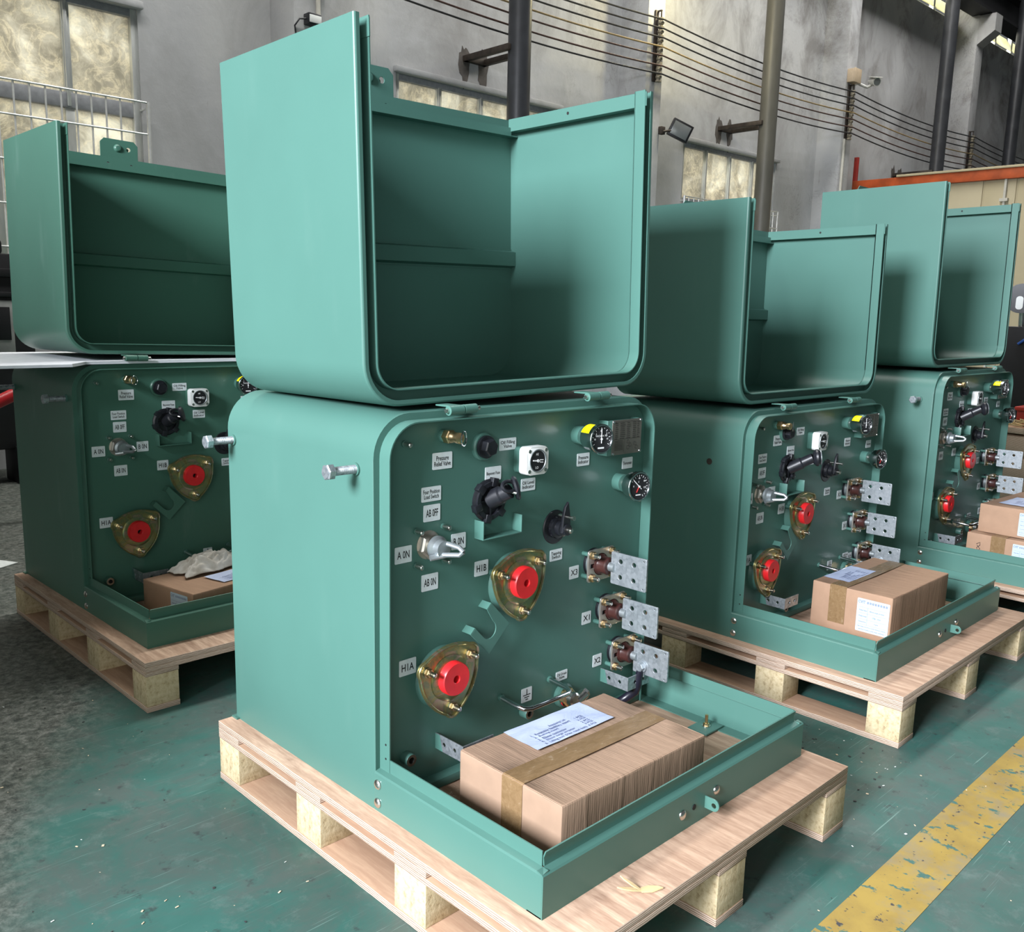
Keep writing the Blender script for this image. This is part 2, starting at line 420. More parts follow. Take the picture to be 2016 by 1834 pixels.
# ------------------------------------------------------------------ mesh builder
def Tr(x, y, z): return Matrix.Translation((x, y, z))
def Rx(a): return Matrix.Rotation(a, 4, 'X')
def Ry(a): return Matrix.Rotation(a, 4, 'Y')
def Rz(a): return Matrix.Rotation(a, 4, 'Z')
def FY(x=0, y=0, z=0): return Tr(x, y, z) @ Rx(PI / 2)          # local XY lies in the panel, local +Z points to the viewer (-Y)
def align(p, d):                                                 # local Z along d at p
    return Matrix.Translation(p) @ Vector(d).to_track_quat('Z', 'Y').to_matrix().to_4x4()

def curve_mesh(splines, thick, bevel=0.0):
    cu = bpy.data.curves.new('tmp', 'CURVE')
    cu.dimensions = '2D'; cu.fill_mode = 'BOTH'
    cu.extrude = max(thick / 2 - bevel, 0); cu.bevel_depth = bevel; cu.bevel_resolution = 1
    for pts in splines:
        sp = cu.splines.new('POLY')
        sp.points.add(len(pts) - 1)
        for p, q in zip(sp.points, pts): p.co = (q[0], q[1], 0, 1)
        sp.use_cyclic_u = True
    return _eval(cu)
def _eval(cu):
    ob = bpy.data.objects.new('tmp', cu)
    COL.objects.link(ob)
    dg = bpy.context.evaluated_depsgraph_get()
    me = bpy.data.meshes.new_from_object(ob.evaluated_get(dg))
    bpy.data.objects.remove(ob)
    bpy.data.curves.remove(cu)
    return me
_text_cache = {}
def text_mesh(s, line=1.0):
    k = (s, line)
    if k not in _text_cache:
        cu = bpy.data.curves.new('tmp', 'FONT')
        cu.body = s; cu.align_x = 'CENTER'; cu.align_y = 'CENTER'; cu.size = 1.0; cu.extrude = 0.0
        cu.space_line = line; cu.resolution_u = 2; cu.offset = 0.014
        _text_cache[k] = _eval(cu)
    return _text_cache[k]
def circ(cx, cy, r, n=16, a0=0.0): return [(cx + r * math.cos(a0 + 2 * PI * i / n), cy + r * math.sin(a0 + 2 * PI * i / n)) for i in range(n)]
def rrect(w, h, r, n=5, cx=0, cy=0):
    out = []
    for sx, sy, a in ((1, 1, 0), (-1, 1, PI / 2), (-1, -1, PI), (1, -1, 1.5 * PI)):
        for i in range(n + 1):
            t = a + PI / 2 * i / n
            out.append((cx + sx * (w / 2 - r) + r * math.cos(t), cy + sy * (h / 2 - r) + r * math.sin(t)))
    return out

class MB:
    def __init__(self, sharp=35):
        self.bm = bmesh.new(); self.mats = []; self.sharp = sharp
    def mi(self, m):
        if m not in self.mats: self.mats.append(m)
        return self.mats.index(m)
    def merge(self, src, m, M=Matrix()):
        i = self.mi(m); vm = {}
        flip = M.determinant() < 0
        for v in src.verts: vm[v] = self.bm.verts.new(M @ v.co)
        for f in src.faces:
            vs = [vm[v] for v in f.verts]
            if flip: vs.reverse()
            try:
                nf = self.bm.faces.new(vs); nf.material_index = i
            except ValueError: pass
        src.free()
    def merge_mesh(self, me, m, M=Matrix()):
        b = bmesh.new(); b.from_mesh(me); self.merge(b, m, M)
    def box(self, x0, x1, y0, y1, z0, z1, m, bev=0.0, M=Matrix()):
        b = bmesh.new()
        bmesh.ops.create_cube(b, size=1.0)
        for v in b.verts:
            v.co = Vector(((x0 + x1) / 2 + v.co.x * abs(x1 - x0), (y0 + y1) / 2 + v.co.y * abs(y1 - y0), (z0 + z1) / 2 + v.co.z * abs(z1 - z0)))
        if bev: bmesh.ops.bevel(b, geom=b.edges[:], offset=bev, segments=2, affect='EDGES', profile=0.5)
        self.merge(b, m, M); return self
    def lathe(self, prof, m, M=Matrix(), n=24, a0=0.0):
        b = bmesh.new(); rings = []
        for r, t in prof:
            if r < 1e-6: rings.append([b.verts.new((0, 0, t))])
            else: rings.append([b.verts.new((r * math.cos(a0 + 2 * PI * i / n), r * math.sin(a0 + 2 * PI * i / n), t)) for i in range(n)])
        for A, B in zip(rings, rings[1:]):
            for i in range(n):
                j = (i + 1) % n
                if len(A) == 1 and len(B) == 1: continue
                if len(A) == 1: b.faces.new((A[0], B[j], B[i])) if False else b.faces.new((A[0], B[i], B[j]))
                elif len(B) == 1: b.faces.new((A[i], B[0], A[j])) if False else b.faces.new((A[i], A[j], B[0]))
                else: b.faces.new((A[i], A[j], B[j], B[i]))
        bmesh.ops.recalc_face_normals(b, faces=b.faces[:])
        self.merge(b, m, M); return self
    def cyl(self, r, t0, t1, m, M=Matrix(), n=20, ch=0.0):
        p = [(0, t0), (r, t0), (r, t1 - ch), (r - ch, t1), (0, t1)] if ch else [(0, t0), (r, t0), (r, t1), (0, t1)]
        return self.lathe(p, m, M, n)
    def hexa(self, r, t0, t1, m, M=Matrix(), a0=0.0):
        return self.lathe([(0, t0), (r, t0), (r, t1 - r * 0.12), (r * 0.86, t1), (0, t1)], m, M, 6, a0)
    def rod(self, p, q, r, m, n=12):
        p = Vector(p); q = Vector(q)
        return self.cyl(r, 0, (q - p).length, m, align(p, q - p), n)
    def tube(self, pts, r, m, n=10, M=Matrix()):
        b = bmesh.new(); pts = [Vector(p) for p in pts]; rings = []
        up = Vector((0, 0, 1))
        for i, p in enumerate(pts):
            d = (pts[min(i + 1, len(pts) - 1)] - pts[max(i - 1, 0)]).normalized()
            if i == 0:
                a = d.orthogonal().normalized()
            else:
                a = (a - d * a.dot(d)).normalized()
            c = d.cross(a)
            rr = r[i] if isinstance(r, (list, tuple)) else r
            rings.append([b.verts.new(p + rr * (a * math.cos(2 * PI * k / n) + c * math.sin(2 * PI * k / n))) for k in range(n)])
        for A, B in zip(rings, rings[1:]):
            for k in range(n): b.faces.new((A[k], A[(k + 1) % n], B[(k + 1) % n], B[k]))
        b.faces.new(rings[0][::-1]); b.faces.new(rings[-1])
        bmesh.ops.recalc_face_normals(b, faces=b.faces[:])
        self.merge(b, m, M); return self
    def prism(self, poly, t0, t1, m, M=Matrix(), bev=0.0):
        b = bmesh.new()
        lo = [b.verts.new((x, y, t0)) for x, y in poly]; hi = [b.verts.new((x, y, t1)) for x, y in poly]
        b.faces.new(lo[::-1]); top = b.faces.new(hi)
        k = len(poly)
        for i in range(k): b.faces.new((lo[i], lo[(i + 1) % k], hi[(i + 1) % k], hi[i]))
        if bev: bmesh.ops.bevel(b, geom=[e for e in top.edges], offset=bev, segments=2, affect='EDGES', profile=0.5)
        bmesh.ops.recalc_face_normals(b, faces=b.faces[:])
        self.merge(b, m, M); return self
    def plate(self, outlines, thick, m, M=Matrix(), bevel=0.0):
        me = curve_mesh(outlines, thick, bevel); self.merge_mesh(me, m, M); bpy.data.meshes.remove(me); return self
    def text(self, s, m, M=Matrix(), w=None, h=None, line=1.0):
        me = text_mesh(s, line)
        xs = [v.co.x for v in me.vertices]; ys = [v.co.y for v in me.vertices]
        if not xs: return self
        W, H = max(xs) - min(xs), max(ys) - min(ys)
        cx, cy = (max(xs) + min(xs)) / 2, (max(ys) + min(ys)) / 2
        sx = w / W if w else h / H
        sy = h / H if h else sx
        self.merge_mesh(me, m, M @ Matrix.Diagonal((sx, sy, 1, 1)) @ Tr(-cx, -cy, 0)); return self
    def sheet(self, path, th, t0, t1, m, M=Matrix()):
        """open sheet-metal path in local XY, th thick to its left, extruded from t0 to t1 along local Z"""
        P = [Vector((p[0], p[1])) for p in path]; off = []
        for i, p in enumerate(P):
            d0 = (P[i] - P[i - 1]).normalized() if i else None
            d1 = (P[i + 1] - P[i]).normalized() if i < len(P) - 1 else None
            if d0 is None: d0 = d1
            if d1 is None: d1 = d0
            n0 = Vector((-d0.y, d0.x)); n1 = Vector((-d1.y, d1.x))
            nn = (n0 + n1).normalized(); k = max(0.35, nn.dot(n0))
            off.append(p + nn * th / k)
        poly = [tuple(p) for p in P] + [tuple(p) for p in reversed(off)]
        b = bmesh.new(); k = len(P)
        lo = [b.verts.new((x, y, t0)) for x, y in poly]; hi = [b.verts.new((x, y, t1)) for x, y in poly]
        n = len(poly)
        for i in range(n): b.faces.new((lo[i], lo[(i + 1) % n], hi[(i + 1) % n], hi[i]))
        for i in range(k - 1):
            b.faces.new((lo[i], lo[n - 1 - i], lo[n - 2 - i], lo[i + 1])); b.faces.new((hi[i], hi[i + 1], hi[n - 2 - i], hi[n - 1 - i]))
        bmesh.ops.recalc_face_normals(b, faces=b.faces[:])
        self.merge(b, m, M); return self
    def mesh(self, name):
        me = bpy.data.meshes.new(name)
        self.bm.to_mesh(me); self.bm.free()
        for m in self.mats: me.materials.append(m)
        for p in me.polygons: p.use_smooth = True
        me.set_sharp_from_angle(angle=math.radians(self.sharp))
        return me

def obj(name, me, parent=None, loc=(0, 0, 0), rot=(0, 0, 0), label=None):
    o = bpy.data.objects.new(name, me)
    COL.objects.link(o)
    o.location = loc; o.rotation_euler = rot
    if parent: o.parent = parent
    if label: o['label'] = label
    return o
def thing(name, label, cat, loc=(0, 0, 0), rz=0.0, group=None, me=None):
    o = obj(name, me, None, loc, (0, 0, rz), label)
    o['category'] = cat
    if group: o['group'] = group
    return o
def struct(name, me, loc=(0, 0, 0)):
    o = obj(name, me, None, loc); o['kind'] = 'structure'; return o
_mc = {}
def cached(key, fn):
    if key not in _mc: _mc[key] = fn()
    return _mc[key]

# ------------------------------------------------------------------ the hall
mb = MB(); mb.box(-6, 26, -9, 7, -0.2, 0.0, FLOOR); struct('floor', mb.mesh('floor'))
mb = MB(); mb.box(0.2, 3.4, -0.825, -0.702, 0.0, 0.0012, LINE); o = struct('floor_marking', mb.mesh('floor_marking'))

TH = -0.025                                                       # the long wall stands at a slight angle
EU = Vector((math.cos(TH), math.sin(TH), 0)); EN = Vector((-math.sin(TH), math.cos(TH), 0))
WM = Matrix(((EU.x, -EN.x, 0, 5.5 * EN.x), (EU.y, -EN.y, 0, 5.5 * EN.y), (0, 0, 1, 0), (0, 0, 0, 1))) @ Matrix.Identity(4)
def wbox(mb, u0, u1, v0, v1, z0, z1, m, bev=0.0): return mb.box(u0, u1, v0, v1, z0, z1, m, bev, WM)
def wp(u, v, z): return WM @ Vector((u, v, z))

WINS = [(-0.13, 1.77), (3.99, 6.0), (8.1, 10.1)]
Z0, Z1, ZT, WTOP = 1.2, 3.17, 2.555, 6.0
mb = MB()
us = [-4.0] + [x for w in WINS for x in w] + [24.0]
for i in range(0, len(us), 2): wbox(mb, us[i], us[i + 1], -0.25, 0, 0, WTOP, PLASTER)
for a, b_ in WINS:
    wbox(mb, a, b_, -0.25, 0, 0, Z0, PLASTER); wbox(mb, a, b_, -0.25, 0, Z1, WTOP, PLASTER)
struct('wall_back', mb.mesh('wall_back'))
PILS = [-1.32, 2.80, 6.92, 11.09, 15.20, 19.3]
for k, u in enumerate(PILS):
    mb = MB()
    wbox(mb, u, u + 0.27, -0.02, 0.36, 0, 8.2, PLASTER, 0.006)
    # corbel for the crane rail
    poly = [(0.2, 5.50), (0.575, 5.76), (0.575, 6.03), (0.2, 6.03)]
    M = WM @ Matrix(((0, 0, 1, u), (1, 0, 0, 0), (0, 1, 0, 0), (0, 0, 0, 1)))
    mb.prism([(0.0, 5.38), (0.36, 5.60), (0.62, 5.78), (0.62, 6.04), (0.0, 6.04)], 0.001, 0.268, CONCRETE, M)
    struct('trim_%d' % (k + 1), mb.mesh('pilaster'))
# crane rail beam on the corbels
mb = MB()
wbox(mb, -4, 24, 0.24, 0.56, 6.05, 6.09, DARKBEAM); wbox(mb, -4, 24, 0.37, 0.41, 6.09, 6.47, DARKBEAM); wbox(mb, -4, 24, 0.24, 0.56, 6.47, 6.52, DARKBEAM)
wbox(mb, -4, 24, 0.365, 0.425, 6.52, 6.60, DARKBEAM)
thing('crane_rail_beam', 'long black steel crane beam high along the back wall on concrete corbels', 'beam', (0, 0, 0), 0, None, mb.mesh('crane_rail_beam'))
# wall over the beam: louvred clerestory between the pilasters
mb = MB(); wbox(mb, -4, 24, -0.25, 0, 8.0, 8.6, PLASTER); struct('wall_clerestory', mb.mesh('wall_clerestory'))
wn = 4
for k in range(len(PILS) - 1):
    a, b_ = PILS[k] + 0.27, PILS[k + 1]
    mb = MB()
    wbox(mb, a, b_, -0.12, -0.06, WTOP, WTOP + 0.05, LIGHTMETAL); wbox(mb, a, b_, -0.12, -0.06, 7.95, 8.0, LIGHTMETAL)
    for t in range(6):
        uu = a + (b_ - a) * t / 5
        wbox(mb, uu - 0.03, uu + 0.03, -0.12, -0.05, WTOP, 8.0, LIGHTMETAL)
    w = struct('window_%d' % wn, mb.mesh('clerestory_frame')); wn += 1
    mb = MB()
    for t in range(5):
        ua, ub = a + (b_ - a) * t / 5 + 0.04, a + (b_ - a) * (t + 1) / 5 - 0.04
        for s in range(8):
            z = WTOP + 0.06 + s * 0.235
            mb.box(ua, ub, -0.004, 0.004, -0.125, 0.125, LOUVRE, 0, WM @ Tr(0, -0.09, z + 0.12) @ Rx(0.45))
    obj('louvre_slats', mb.mesh('louvre_slats'), w)
# windows
for k, (a, b_) in enumerate(WINS):
    n = 4; step = (b_ - a) / n
    mb = MB()
    wbox(mb, a, b_, -0.10, -0.02, Z1 - 0.05, Z1, GREYFRAME, 0.004); wbox(mb, a, b_, -0.10, -0.02, Z0, Z0 + 0.05, LIGHTMETAL, 0.004)
    wbox(mb, a, b_, -0.10, -0.02, ZT - 0.11, ZT - 0.01, GREYFRAME, 0.004)
    for t in (0, n): wbox(mb, a + t * step - 0.005 - (0.04 if t else 0), a + t * step + 0.045 - (0.04 if t else 0), -0.10, -0.015, Z0, Z1, LIGHTMETAL, 0.004)
    for t in range(1, n):
        wbox(mb, a + t * step - 0.026, a + t * step + 0.026, -0.10, -0.03, ZT - 0.1, Z1 - 0.04, LIGHTMETAL, 0.004)
        wbox(mb, a + t * step - 0.020, a + t * step + 0.006, -0.03, -0.012, ZT - 0.1, Z1 - 0.04, LIGHTMETAL, 0.004)
        wbox(mb, a + t * step - 0.03, a + t * step + 0.03, -0.09, -0.03, Z0, ZT - 0.1, LIGHTMETAL, 0.004)
    wbox(mb, a - 0.03, b_ + 0.03, 0.0, 0.05, Z1, Z1 + 0.05, PLASTER, 0.008)
    w = struct('window_%d' % (k + 1), mb.mesh('window_frame'))
    for t in range(n):
        for za, zb in ((ZT - 0.012, Z1 - 0.05), (Z0 + 0.05, ZT - 0.108)):
            mb = MB(); wbox(mb, a + t * step + 0.02, a + (t + 1) * step - 0.02, -0.066, -0.060, za, zb, PANE)
            obj('window_pane', mb.mesh('window_pane'), w)
    if k == 1: continue                                            # bars of the middle window lie out of sight behind the lids
    mb = MB()
    zs = [2.545, 2.33, 2.05, 1.77, 1.49, 1.24]
    for z in zs: mb.rod(wp(a - 0.02, 0.07, z), wp(b_ + 0.02, 0.07, z), 0.0075, GRILLE, 8)
    q = a - 0.02
    while q <= b_ + 0.021:
        mb.rod(wp(q, 0.062, 1.22), wp(q, 0.062, 2.55), 0.007, GRILLE, 8); q += 0.0971
    for q in (a - 0.02, b_ + 0.02): mb.rod(wp(q, 0.07, 1.22), wp(q, 0.07, 2.55), 0.014, GRILLE, 8)
    for q in (a + 0.0, b_ - 0.0):
        for z in (1.3, 2.5): mb.rod(wp(q, -0.01, z), wp(q, 0.07, z), 0.007, GRILLE, 8)
    thing('window_grille', ('bright steel window bars behind the leftmost transformer, on the left window', '',
                            'steel window bars on the window between the two round pillars at right')[k], 'window bars', (0, 0, 0), 0, 'window grilles on the back wall', mb.mesh('window_grille'))
# unseen left wall, added with a stepped gate opening to shape the daylight; roof
mb = MB()
mb.box(-2.4, -2.2, 1.45, 5.55, 0, 8.4, PLASTER); mb.box(-2.4, -2.2, 0.55, 1.45, 0, 2.25, PLASTER); mb.box(-2.4, -2.2, -0.1, 0.55, 0, 1.2, PLASTER); mb.box(-2.4, -2.2, -9, -4.2, 0, 8.4, PLASTER); mb.box(-2.4, -2.2, -4.2, 1.45, 3.6, 8.4, PLASTER)
struct('unseen_wall_left', mb.mesh('unseen_wall_left'))
mb = MB(); mb.box(-1.02, -0.92, 0.62, 2.6, 0, 1.35, GREYPLATE, 0.004); struct('added_shade_panel', mb.mesh('added_shade_panel'))  # unseen panel added to keep daylight off the leftmost transformer and floor
mb = MB(); mb.box(-2.2, 26, -9, 5.2, 8.4, 8.6, ROOF); struct('ceiling', mb.mesh('ceiling'))

# round steel pillars tied to the wall
PIL_LABELS = ['dark round steel pillar right behind the nearest transformer lid', 'grey-brown round steel pillar in front of the barred window right of the floodlight',
              'dark round steel pillar beside the concrete corbel, ending behind the orange beam', 'dark round steel pillar cut by the right edge of the picture']
for k, (u, v) in enumerate(((4.87, 0.62), (8.89, 0.61), (13.56, 0.62), (16.40, 0.62))):
    p = wp(u, v, 0)
    t = thing('steel_pillar', PIL_LABELS[k], 'pillar', p, 0, 'round steel pillars along the back wall')
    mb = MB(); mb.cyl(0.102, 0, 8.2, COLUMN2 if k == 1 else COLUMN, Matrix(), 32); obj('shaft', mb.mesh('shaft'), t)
    mb = MB(); mb.box(-0.17, 0.17, -0.17, 0.17, 0, 0.02, COLUMN, 0.003); obj('base_plate', mb.mesh('base_plate'), t)
    mb = MB()
    R = Rz(TH)
    for du in (-0.11, 0.11):
        mb.box(du - 0.025, du + 0.025, 0.0, v, 3.40 - (0.02 if k else 0.0), 3.45 - (0.02 if k else 0.0), RUST, 0.003, R)
    mb.box(-0.13, 0.13, v - 0.05, v, 3.40 - (0.02 if k else 0.0), 3.45 - (0.02 if k else 0.0), RUST, 0.003, R)
    obj('wall_bracket', mb.mesh('wall_bracket'), t)
    mb = MB()
    for du in (-0.11, 0.11):
        pts = []
        for i in range(18):
            a = 2 * PI * i / 18
            pts.append((du + math.cos(a) * 0.075 * random.uniform(0.7, 1.1), 3.42 + math.sin(a) * (0.13 if math.sin(a) > 0 else 0.26) * random.uniform(0.6, 1.1)))
        mb.prism(pts, 0.0, 0.006, STAIN, R @ FY(0, v + 0.003, 0))
    obj('mortar_patch', mb.mesh('mortar_patch'), t)

# insulator racks and wires
RACK_Z = [4.175, 4.088, 4.0, 3.91, 3.825, 3.725, 3.645]
RU = [2.935, 7.06, 11.2, 15.3, 19.4]
RLAB = ['wire rack of porcelain insulators on the leftmost wall pilaster above the frame', 'pale wire rack of stacked insulators on the lamp-lit pilaster', 'rack of stacked insulators below the security camera', 'dark rack of stacked insulators left of the rightmost pillar', 'rack of insulators on the far pilaster at right']
for k in range(4):
    if k == 0: continue
    t = thing('insulator_rack', RLAB[k], 'insulator rack', wp(RU[k], 0.36, 3.58), TH, 'insulator racks carrying the wires')
    mb = MB(); mb.box(-0.045, 0.01, -0.02, 0.0, 0, 0.70, RUST, 0.003); mb.rod((0.0, -0.058, 0.0), (0.0, -0.058, 0.70), 0.008, RUST, 8); mb.box(-0.01, 0.01, -0.065, 0, 0, 0.012, RUST); mb.box(-0.01, 0.01, -0.065, 0, 0.688, 0.70, RUST)
    obj('rack_bar', mb.mesh('rack_bar'), t)
    for z in RACK_Z:
        zz = z - 3.58
        def spool():
            b = MB(); b.lathe([(0.009, -0.028), (0.033, -0.026), (0.033, -0.014), (0.020, -0.005), (0.020, 0.005), (0.033, 0.014), (0.033, 0.026), (0.009, 0.028)], INSUL, Matrix(), 16); return b.mesh('spool')
        obj('insulator', cached('spool', spool), t, (0, -0.058, zz))
        obj('insulator', cached('spool', spool), t, (0, -0.058, zz - 0.046))
WLAB = ['topmost black wire of the row strung along the back wall', 'second wire from the top of the row along the back wall', 'third wire from the top along the back wall', 'tan middle wire strung along the back wall',
        'third wire from the bottom along the back wall', 'second wire from the bottom along the back wall', 'lowest wire of the row strung along the back wall']
WMATS = [WIREBLACK, WIREBLACK, WIREBLACK, WIRETAN, WIREBROWN, WIREBROWN, WIREBLACK]
for i, z in enumerate(RACK_Z):
    pts = []
    for k in range(4):
        ua, ub = RU[k], RU[k + 1]
        for s in range(12):
            f = s / 12; sag = 0.07 * 4 * f * (1 - f)
            pts.append(wp(ua + (ub - ua) * f, 0.462, z - sag))
    mb = MB(); mb.tube(pts, 0.0085, WMATS[i], 6)
    thing('power_wire', WLAB[i], 'wire', (0, 0, 0), 0, 'wires strung along the back wall', mb.mesh('power_wire'))

# floodlight on the lamp-lit pilaster
t = thing('floodlight', 'small square grey floodlight tilted on the pilaster right of the nearest transformer', 'floodlight', wp(7.37, 0.50, 3.12), TH)
Mf = Rz(-0.75) @ Rx(0.12) @ Ry(0.42)
mb = MB(); mb.box(-0.118, 0.118, -0.035, 0.035, -0.092, 0.092, BLACKSTEEL, 0.006, Mf); obj('housing', mb.mesh('housing'), t)
mb = MB(); mb.box(-0.096, 0.096, -0.040, -0.034, -0.070, 0.070, LAMPFACE, 0.002, Mf); obj('glass', mb.mesh('glass'), t)
mb = MB(); mb.rod((-0.17, 0.10, -0.02), (-0.05, 0.02, 0.0), 0.012, RUST); mb.box(-0.20, -0.14, 0.09, 0.14, -0.05, 0.03, RUST, 0.004); obj('bracket', mb.mesh('bracket'), t)
t = thing('work_light', 'small black and white wall light with loose cable above the nearest lid', 'light', wp(2.93, 0.36, 3.22), TH)
mb = MB(); mb.box(-0.05, 0.06, -0.08, 0.0, 0.02, 0.10, BLACK, 0.006); obj('housing', mb.mesh('housing'), t)
mb = MB(); mb.box(-0.045, 0.055, -0.088, -0.078, 0.03, 0.085, WHITE, 0.003); obj('lens', mb.mesh('lens'), t)
mb = MB(); mb.tube([(-0.05, -0.04, 0.06), (-0.10, -0.03, 0.05), (-0.13, -0.01, 0.0), (-0.12, -0.01, -0.06), (-0.06, -0.01, -0.12)], 0.006, BLACK, 8); obj('cable', mb.mesh('cable'), t)
# wall lamp whose glow falls on the pilaster, just above the picture
t = thing('wall_lamp', 'warm bulkhead lamp on the middle pilaster above the insulator rack', 'lamp', wp(7.22, 0.75, 4.80), TH)
mb = MB(); mb.rod((-0.04, 0.40, 0.09), (0.0, -0.03, 0.09), 0.012, RUST); mb.lathe([(0.0, 0.10), (0.03, 0.09), (0.11, 0.02), (0.115, 0.02), (0.03, 0.105), (0.0, 0.115)], BLACKSTEEL, Tr(0.02, -0.03, 0)); obj('shade', mb.mesh('shade'), t)
em, nt, b = new_mat('lamp_glow'); b.inputs['Emission Color'].default_value = (1, 0.86, 0.5, 1); b.inputs['Emission Strength'].default_value = 18
mb = MB(); mb.lathe([(0, -0.05), (0.03, -0.035), (0.04, 0), (0.02, 0.05), (0, 0.06)], em, Tr(0.02, -0.03, 0.02)); obj('bulb', mb.mesh('bulb'), t)
pl = bpy.data.lights.new('wall_lamp_light', 'POINT'); pl.energy = 55; pl.color = (1.0, 0.88, 0.50); pl.shadow_soft_size = 0.05
plo = bpy.data.objects.new('wall_lamp_light', pl); COL.objects.link(plo); plo.location = wp(7.24, 0.80, 4.62)

# security camera with its junction box and conduit
t = thing('security_camera', 'pale bullet security camera on an arm beside a tan junction box', 'camera', wp(11.38, 0.36, 4.33), TH)
mb = MB()
mb.cyl(0.055, -0.06, 0.14, CAMBODY, Tr(0.16, -0.16, 0.03) @ Rz(-0.75) @ Rx(PI / 2 + 0.25), 20)
mb.box(-0.06, 0.06, -0.17, 0.06, 0.05, 0.062, CAMBODY, 0.004, Tr(0.16, -0.16, 0.03) @ Rz(-0.75) @ Rx(0.25)); obj('housing', mb.mesh('housing'), t)
mb = MB(); mb.cyl(0.044, 0.14, 0.146, LENSGLASS, Tr(0.16, -0.16, 0.03) @ Rz(-0.75) @ Rx(PI / 2 + 0.25), 20); obj('lens', mb.mesh('lens'), t)
mb = MB(); mb.tube([(-0.04, 0.0, 0.02), (0.00, -0.06, -0.02), (0.08, -0.12, -0.05), (0.14, -0.15, -0.01)], 0.02, CAMBODY, 10); mb.cyl(0.05, 0, 0.02, CAMBODY, Tr(-0.04, 0.0, 0.02) @ Rx(PI / 2), 16); obj('arm', mb.mesh('arm'), t)
t = thing('junction_box', 'tan electrical junction box left of the security camera', 'junction box', wp(11.20, 0.36, 4.30), TH)
mb = MB(); mb.box(-0.09, 0.09, -0.10, 0.0, 0, 0.17, JBOX, 0.006); obj('body', mb.mesh('body'), t)
mb = MB(); mb.box(-0.094, 0.094, -0.112, -0.098, -0.004, 0.174, JBOX, 0.004); obj('cover', mb.mesh('cover'), t)
for u, lab, za, zb in ((11.15, 'pale plastic conduit running down below the insulators under the security camera', 0, 3.58), (3.0, 'pale conduit on the leftmost pilaster behind the nearest lid', 0, 8)):
    mb = MB(); mb.rod(wp(u, 0.375, za), wp(u, 0.375, zb), 0.018, CONDUIT, 12)
    thing('conduit', lab, 'conduit', (0, 0, 0), 0, 'conduits on the pilasters', mb.mesh('conduit'))

# beige cabin with the orange beam at right
t = thing('beige_cabin', 'beige panelled cabin wall with orange steel top beam at far right', 'cabin', (12.1, 0, 0))
mb = MB()
for ya, yb in ((3.27, 4.95), (2.86, 3.24), (0.6, 2.83), (-1.8, 0.57)): mb.box(0, 0.06, ya, yb, 0.1, 3.0, BEIGE, 0.004)
mb.box(0.02, 1.2, -1.8, 4.45, 0.0, 3.0, BEIGE); mb.box(0.02, 0.06, 4.45, 4.95, 0.0, 3.0, BEIGE); obj('panel_wall', mb.mesh('panel_wall'), t)
mb = MB(); mb.box(-0.07, 0.1, -1.9, 5.05, 3.0, 3.13, ORANGE, 0.004); mb.box(-0.10, 0.12, -1.9, 4.4, 3.13, 3.16, BEIGE, 0.004); obj('top_beam', mb.mesh('top_beam'), t)
mb = MB(); mb.box(-0.05, -0.01, 5.00, 5.06, 2.9, 3.46, REDPAINT, 0.003); obj('post', mb.mesh('post'), t)
mb = MB(); mb.rod((-0.03, 2.98, 0.5), (-0.03, 2.98, 3.02), 0.018, CONDUIT, 8); mb.box(-0.06, 0, 2.93, 3.03, 2.72, 2.76, CONDUIT); obj('door_rod', mb.mesh('door_rod'), t)
mb = MB(); mb.box(-0.01, 0.0, -1.0, 1.9, 1.72, 1.76, GREYFRAME); obj('panel_seam', mb.mesh('panel_seam'), t)

# ------------------------------------------------------------------ transformer
def tank_outline(W, H, r, inset=0.0, n=10):
    a = inset; rr = max(r - inset, 0.004)
    pts = [(a, 0)]
    for i in range(n + 1):
        t = PI - PI / 2 * i / n; pts.append((a + rr + rr * math.cos(t), H - a - rr + rr * math.sin(t)))
    for i in range(n + 1):
        t = PI / 2 - PI / 2 * i / n; pts.append((W - a - rr + rr * math.cos(t), H - a - rr + rr * math.sin(t)))
    pts.append((W - a, 0))
    return pts
def lid_outline(W, H, r, inset=0.0, n=10):
    a = inset; rr = max(r - inset, 0.004)
    pts = [(a, H)]
    for i in range(n + 1):
        t = PI + PI / 2 * i / n; pts.append((a + rr + rr * math.cos(t), a + rr + rr * math.sin(t)))
    for i in range(n + 1):
        t = 1.5 * PI + PI / 2 * i / n; pts.append((W - a - rr + rr * math.cos(t), a + rr + rr * math.sin(t)))
    pts.append((W - a, H))
    return pts
RAD = 0.085
def m_tank(W, H, D, g):
    mb = MB(40)
    M = Tr(0, D, 0) @ Rx(PI / 2)                                   # local x->x, y->z, z->-y ; t from 0 (rear) to D (front)
    mb.prism(tank_outline(W, H, RAD), 0, D, g, M, 0.004)
    mb.box(-0.008, W + 0.008, D - 0.015, D + 0.010, 0, 0.004, g)
    lip = tank_outline(W, H, RAD, 0.014)
    mb.sheet(lip, -0.0025, 0, 0.032, g, Rx(PI / 2))                 # lip round the cabinet opening
    mb.box(0.02, W - 0.02, -0.028, 0.0, 0.002, 0.022, g, 0.002)
    for z in (0.112, 0.142, 0.064):
        mb.cyl(0.0022, 0, 0.0006, CAVITY, align((0.0138, -0.020, z), (-1, 0, 0)), 10)
    return mb.mesh('tank')
def m_panel(W, H, g):
    mb = MB(40); mb.prism(tank_outline(W, H, RAD, 0.018), 0, 0.002, g, Rx(PI / 2)); return mb.mesh('front_panel')
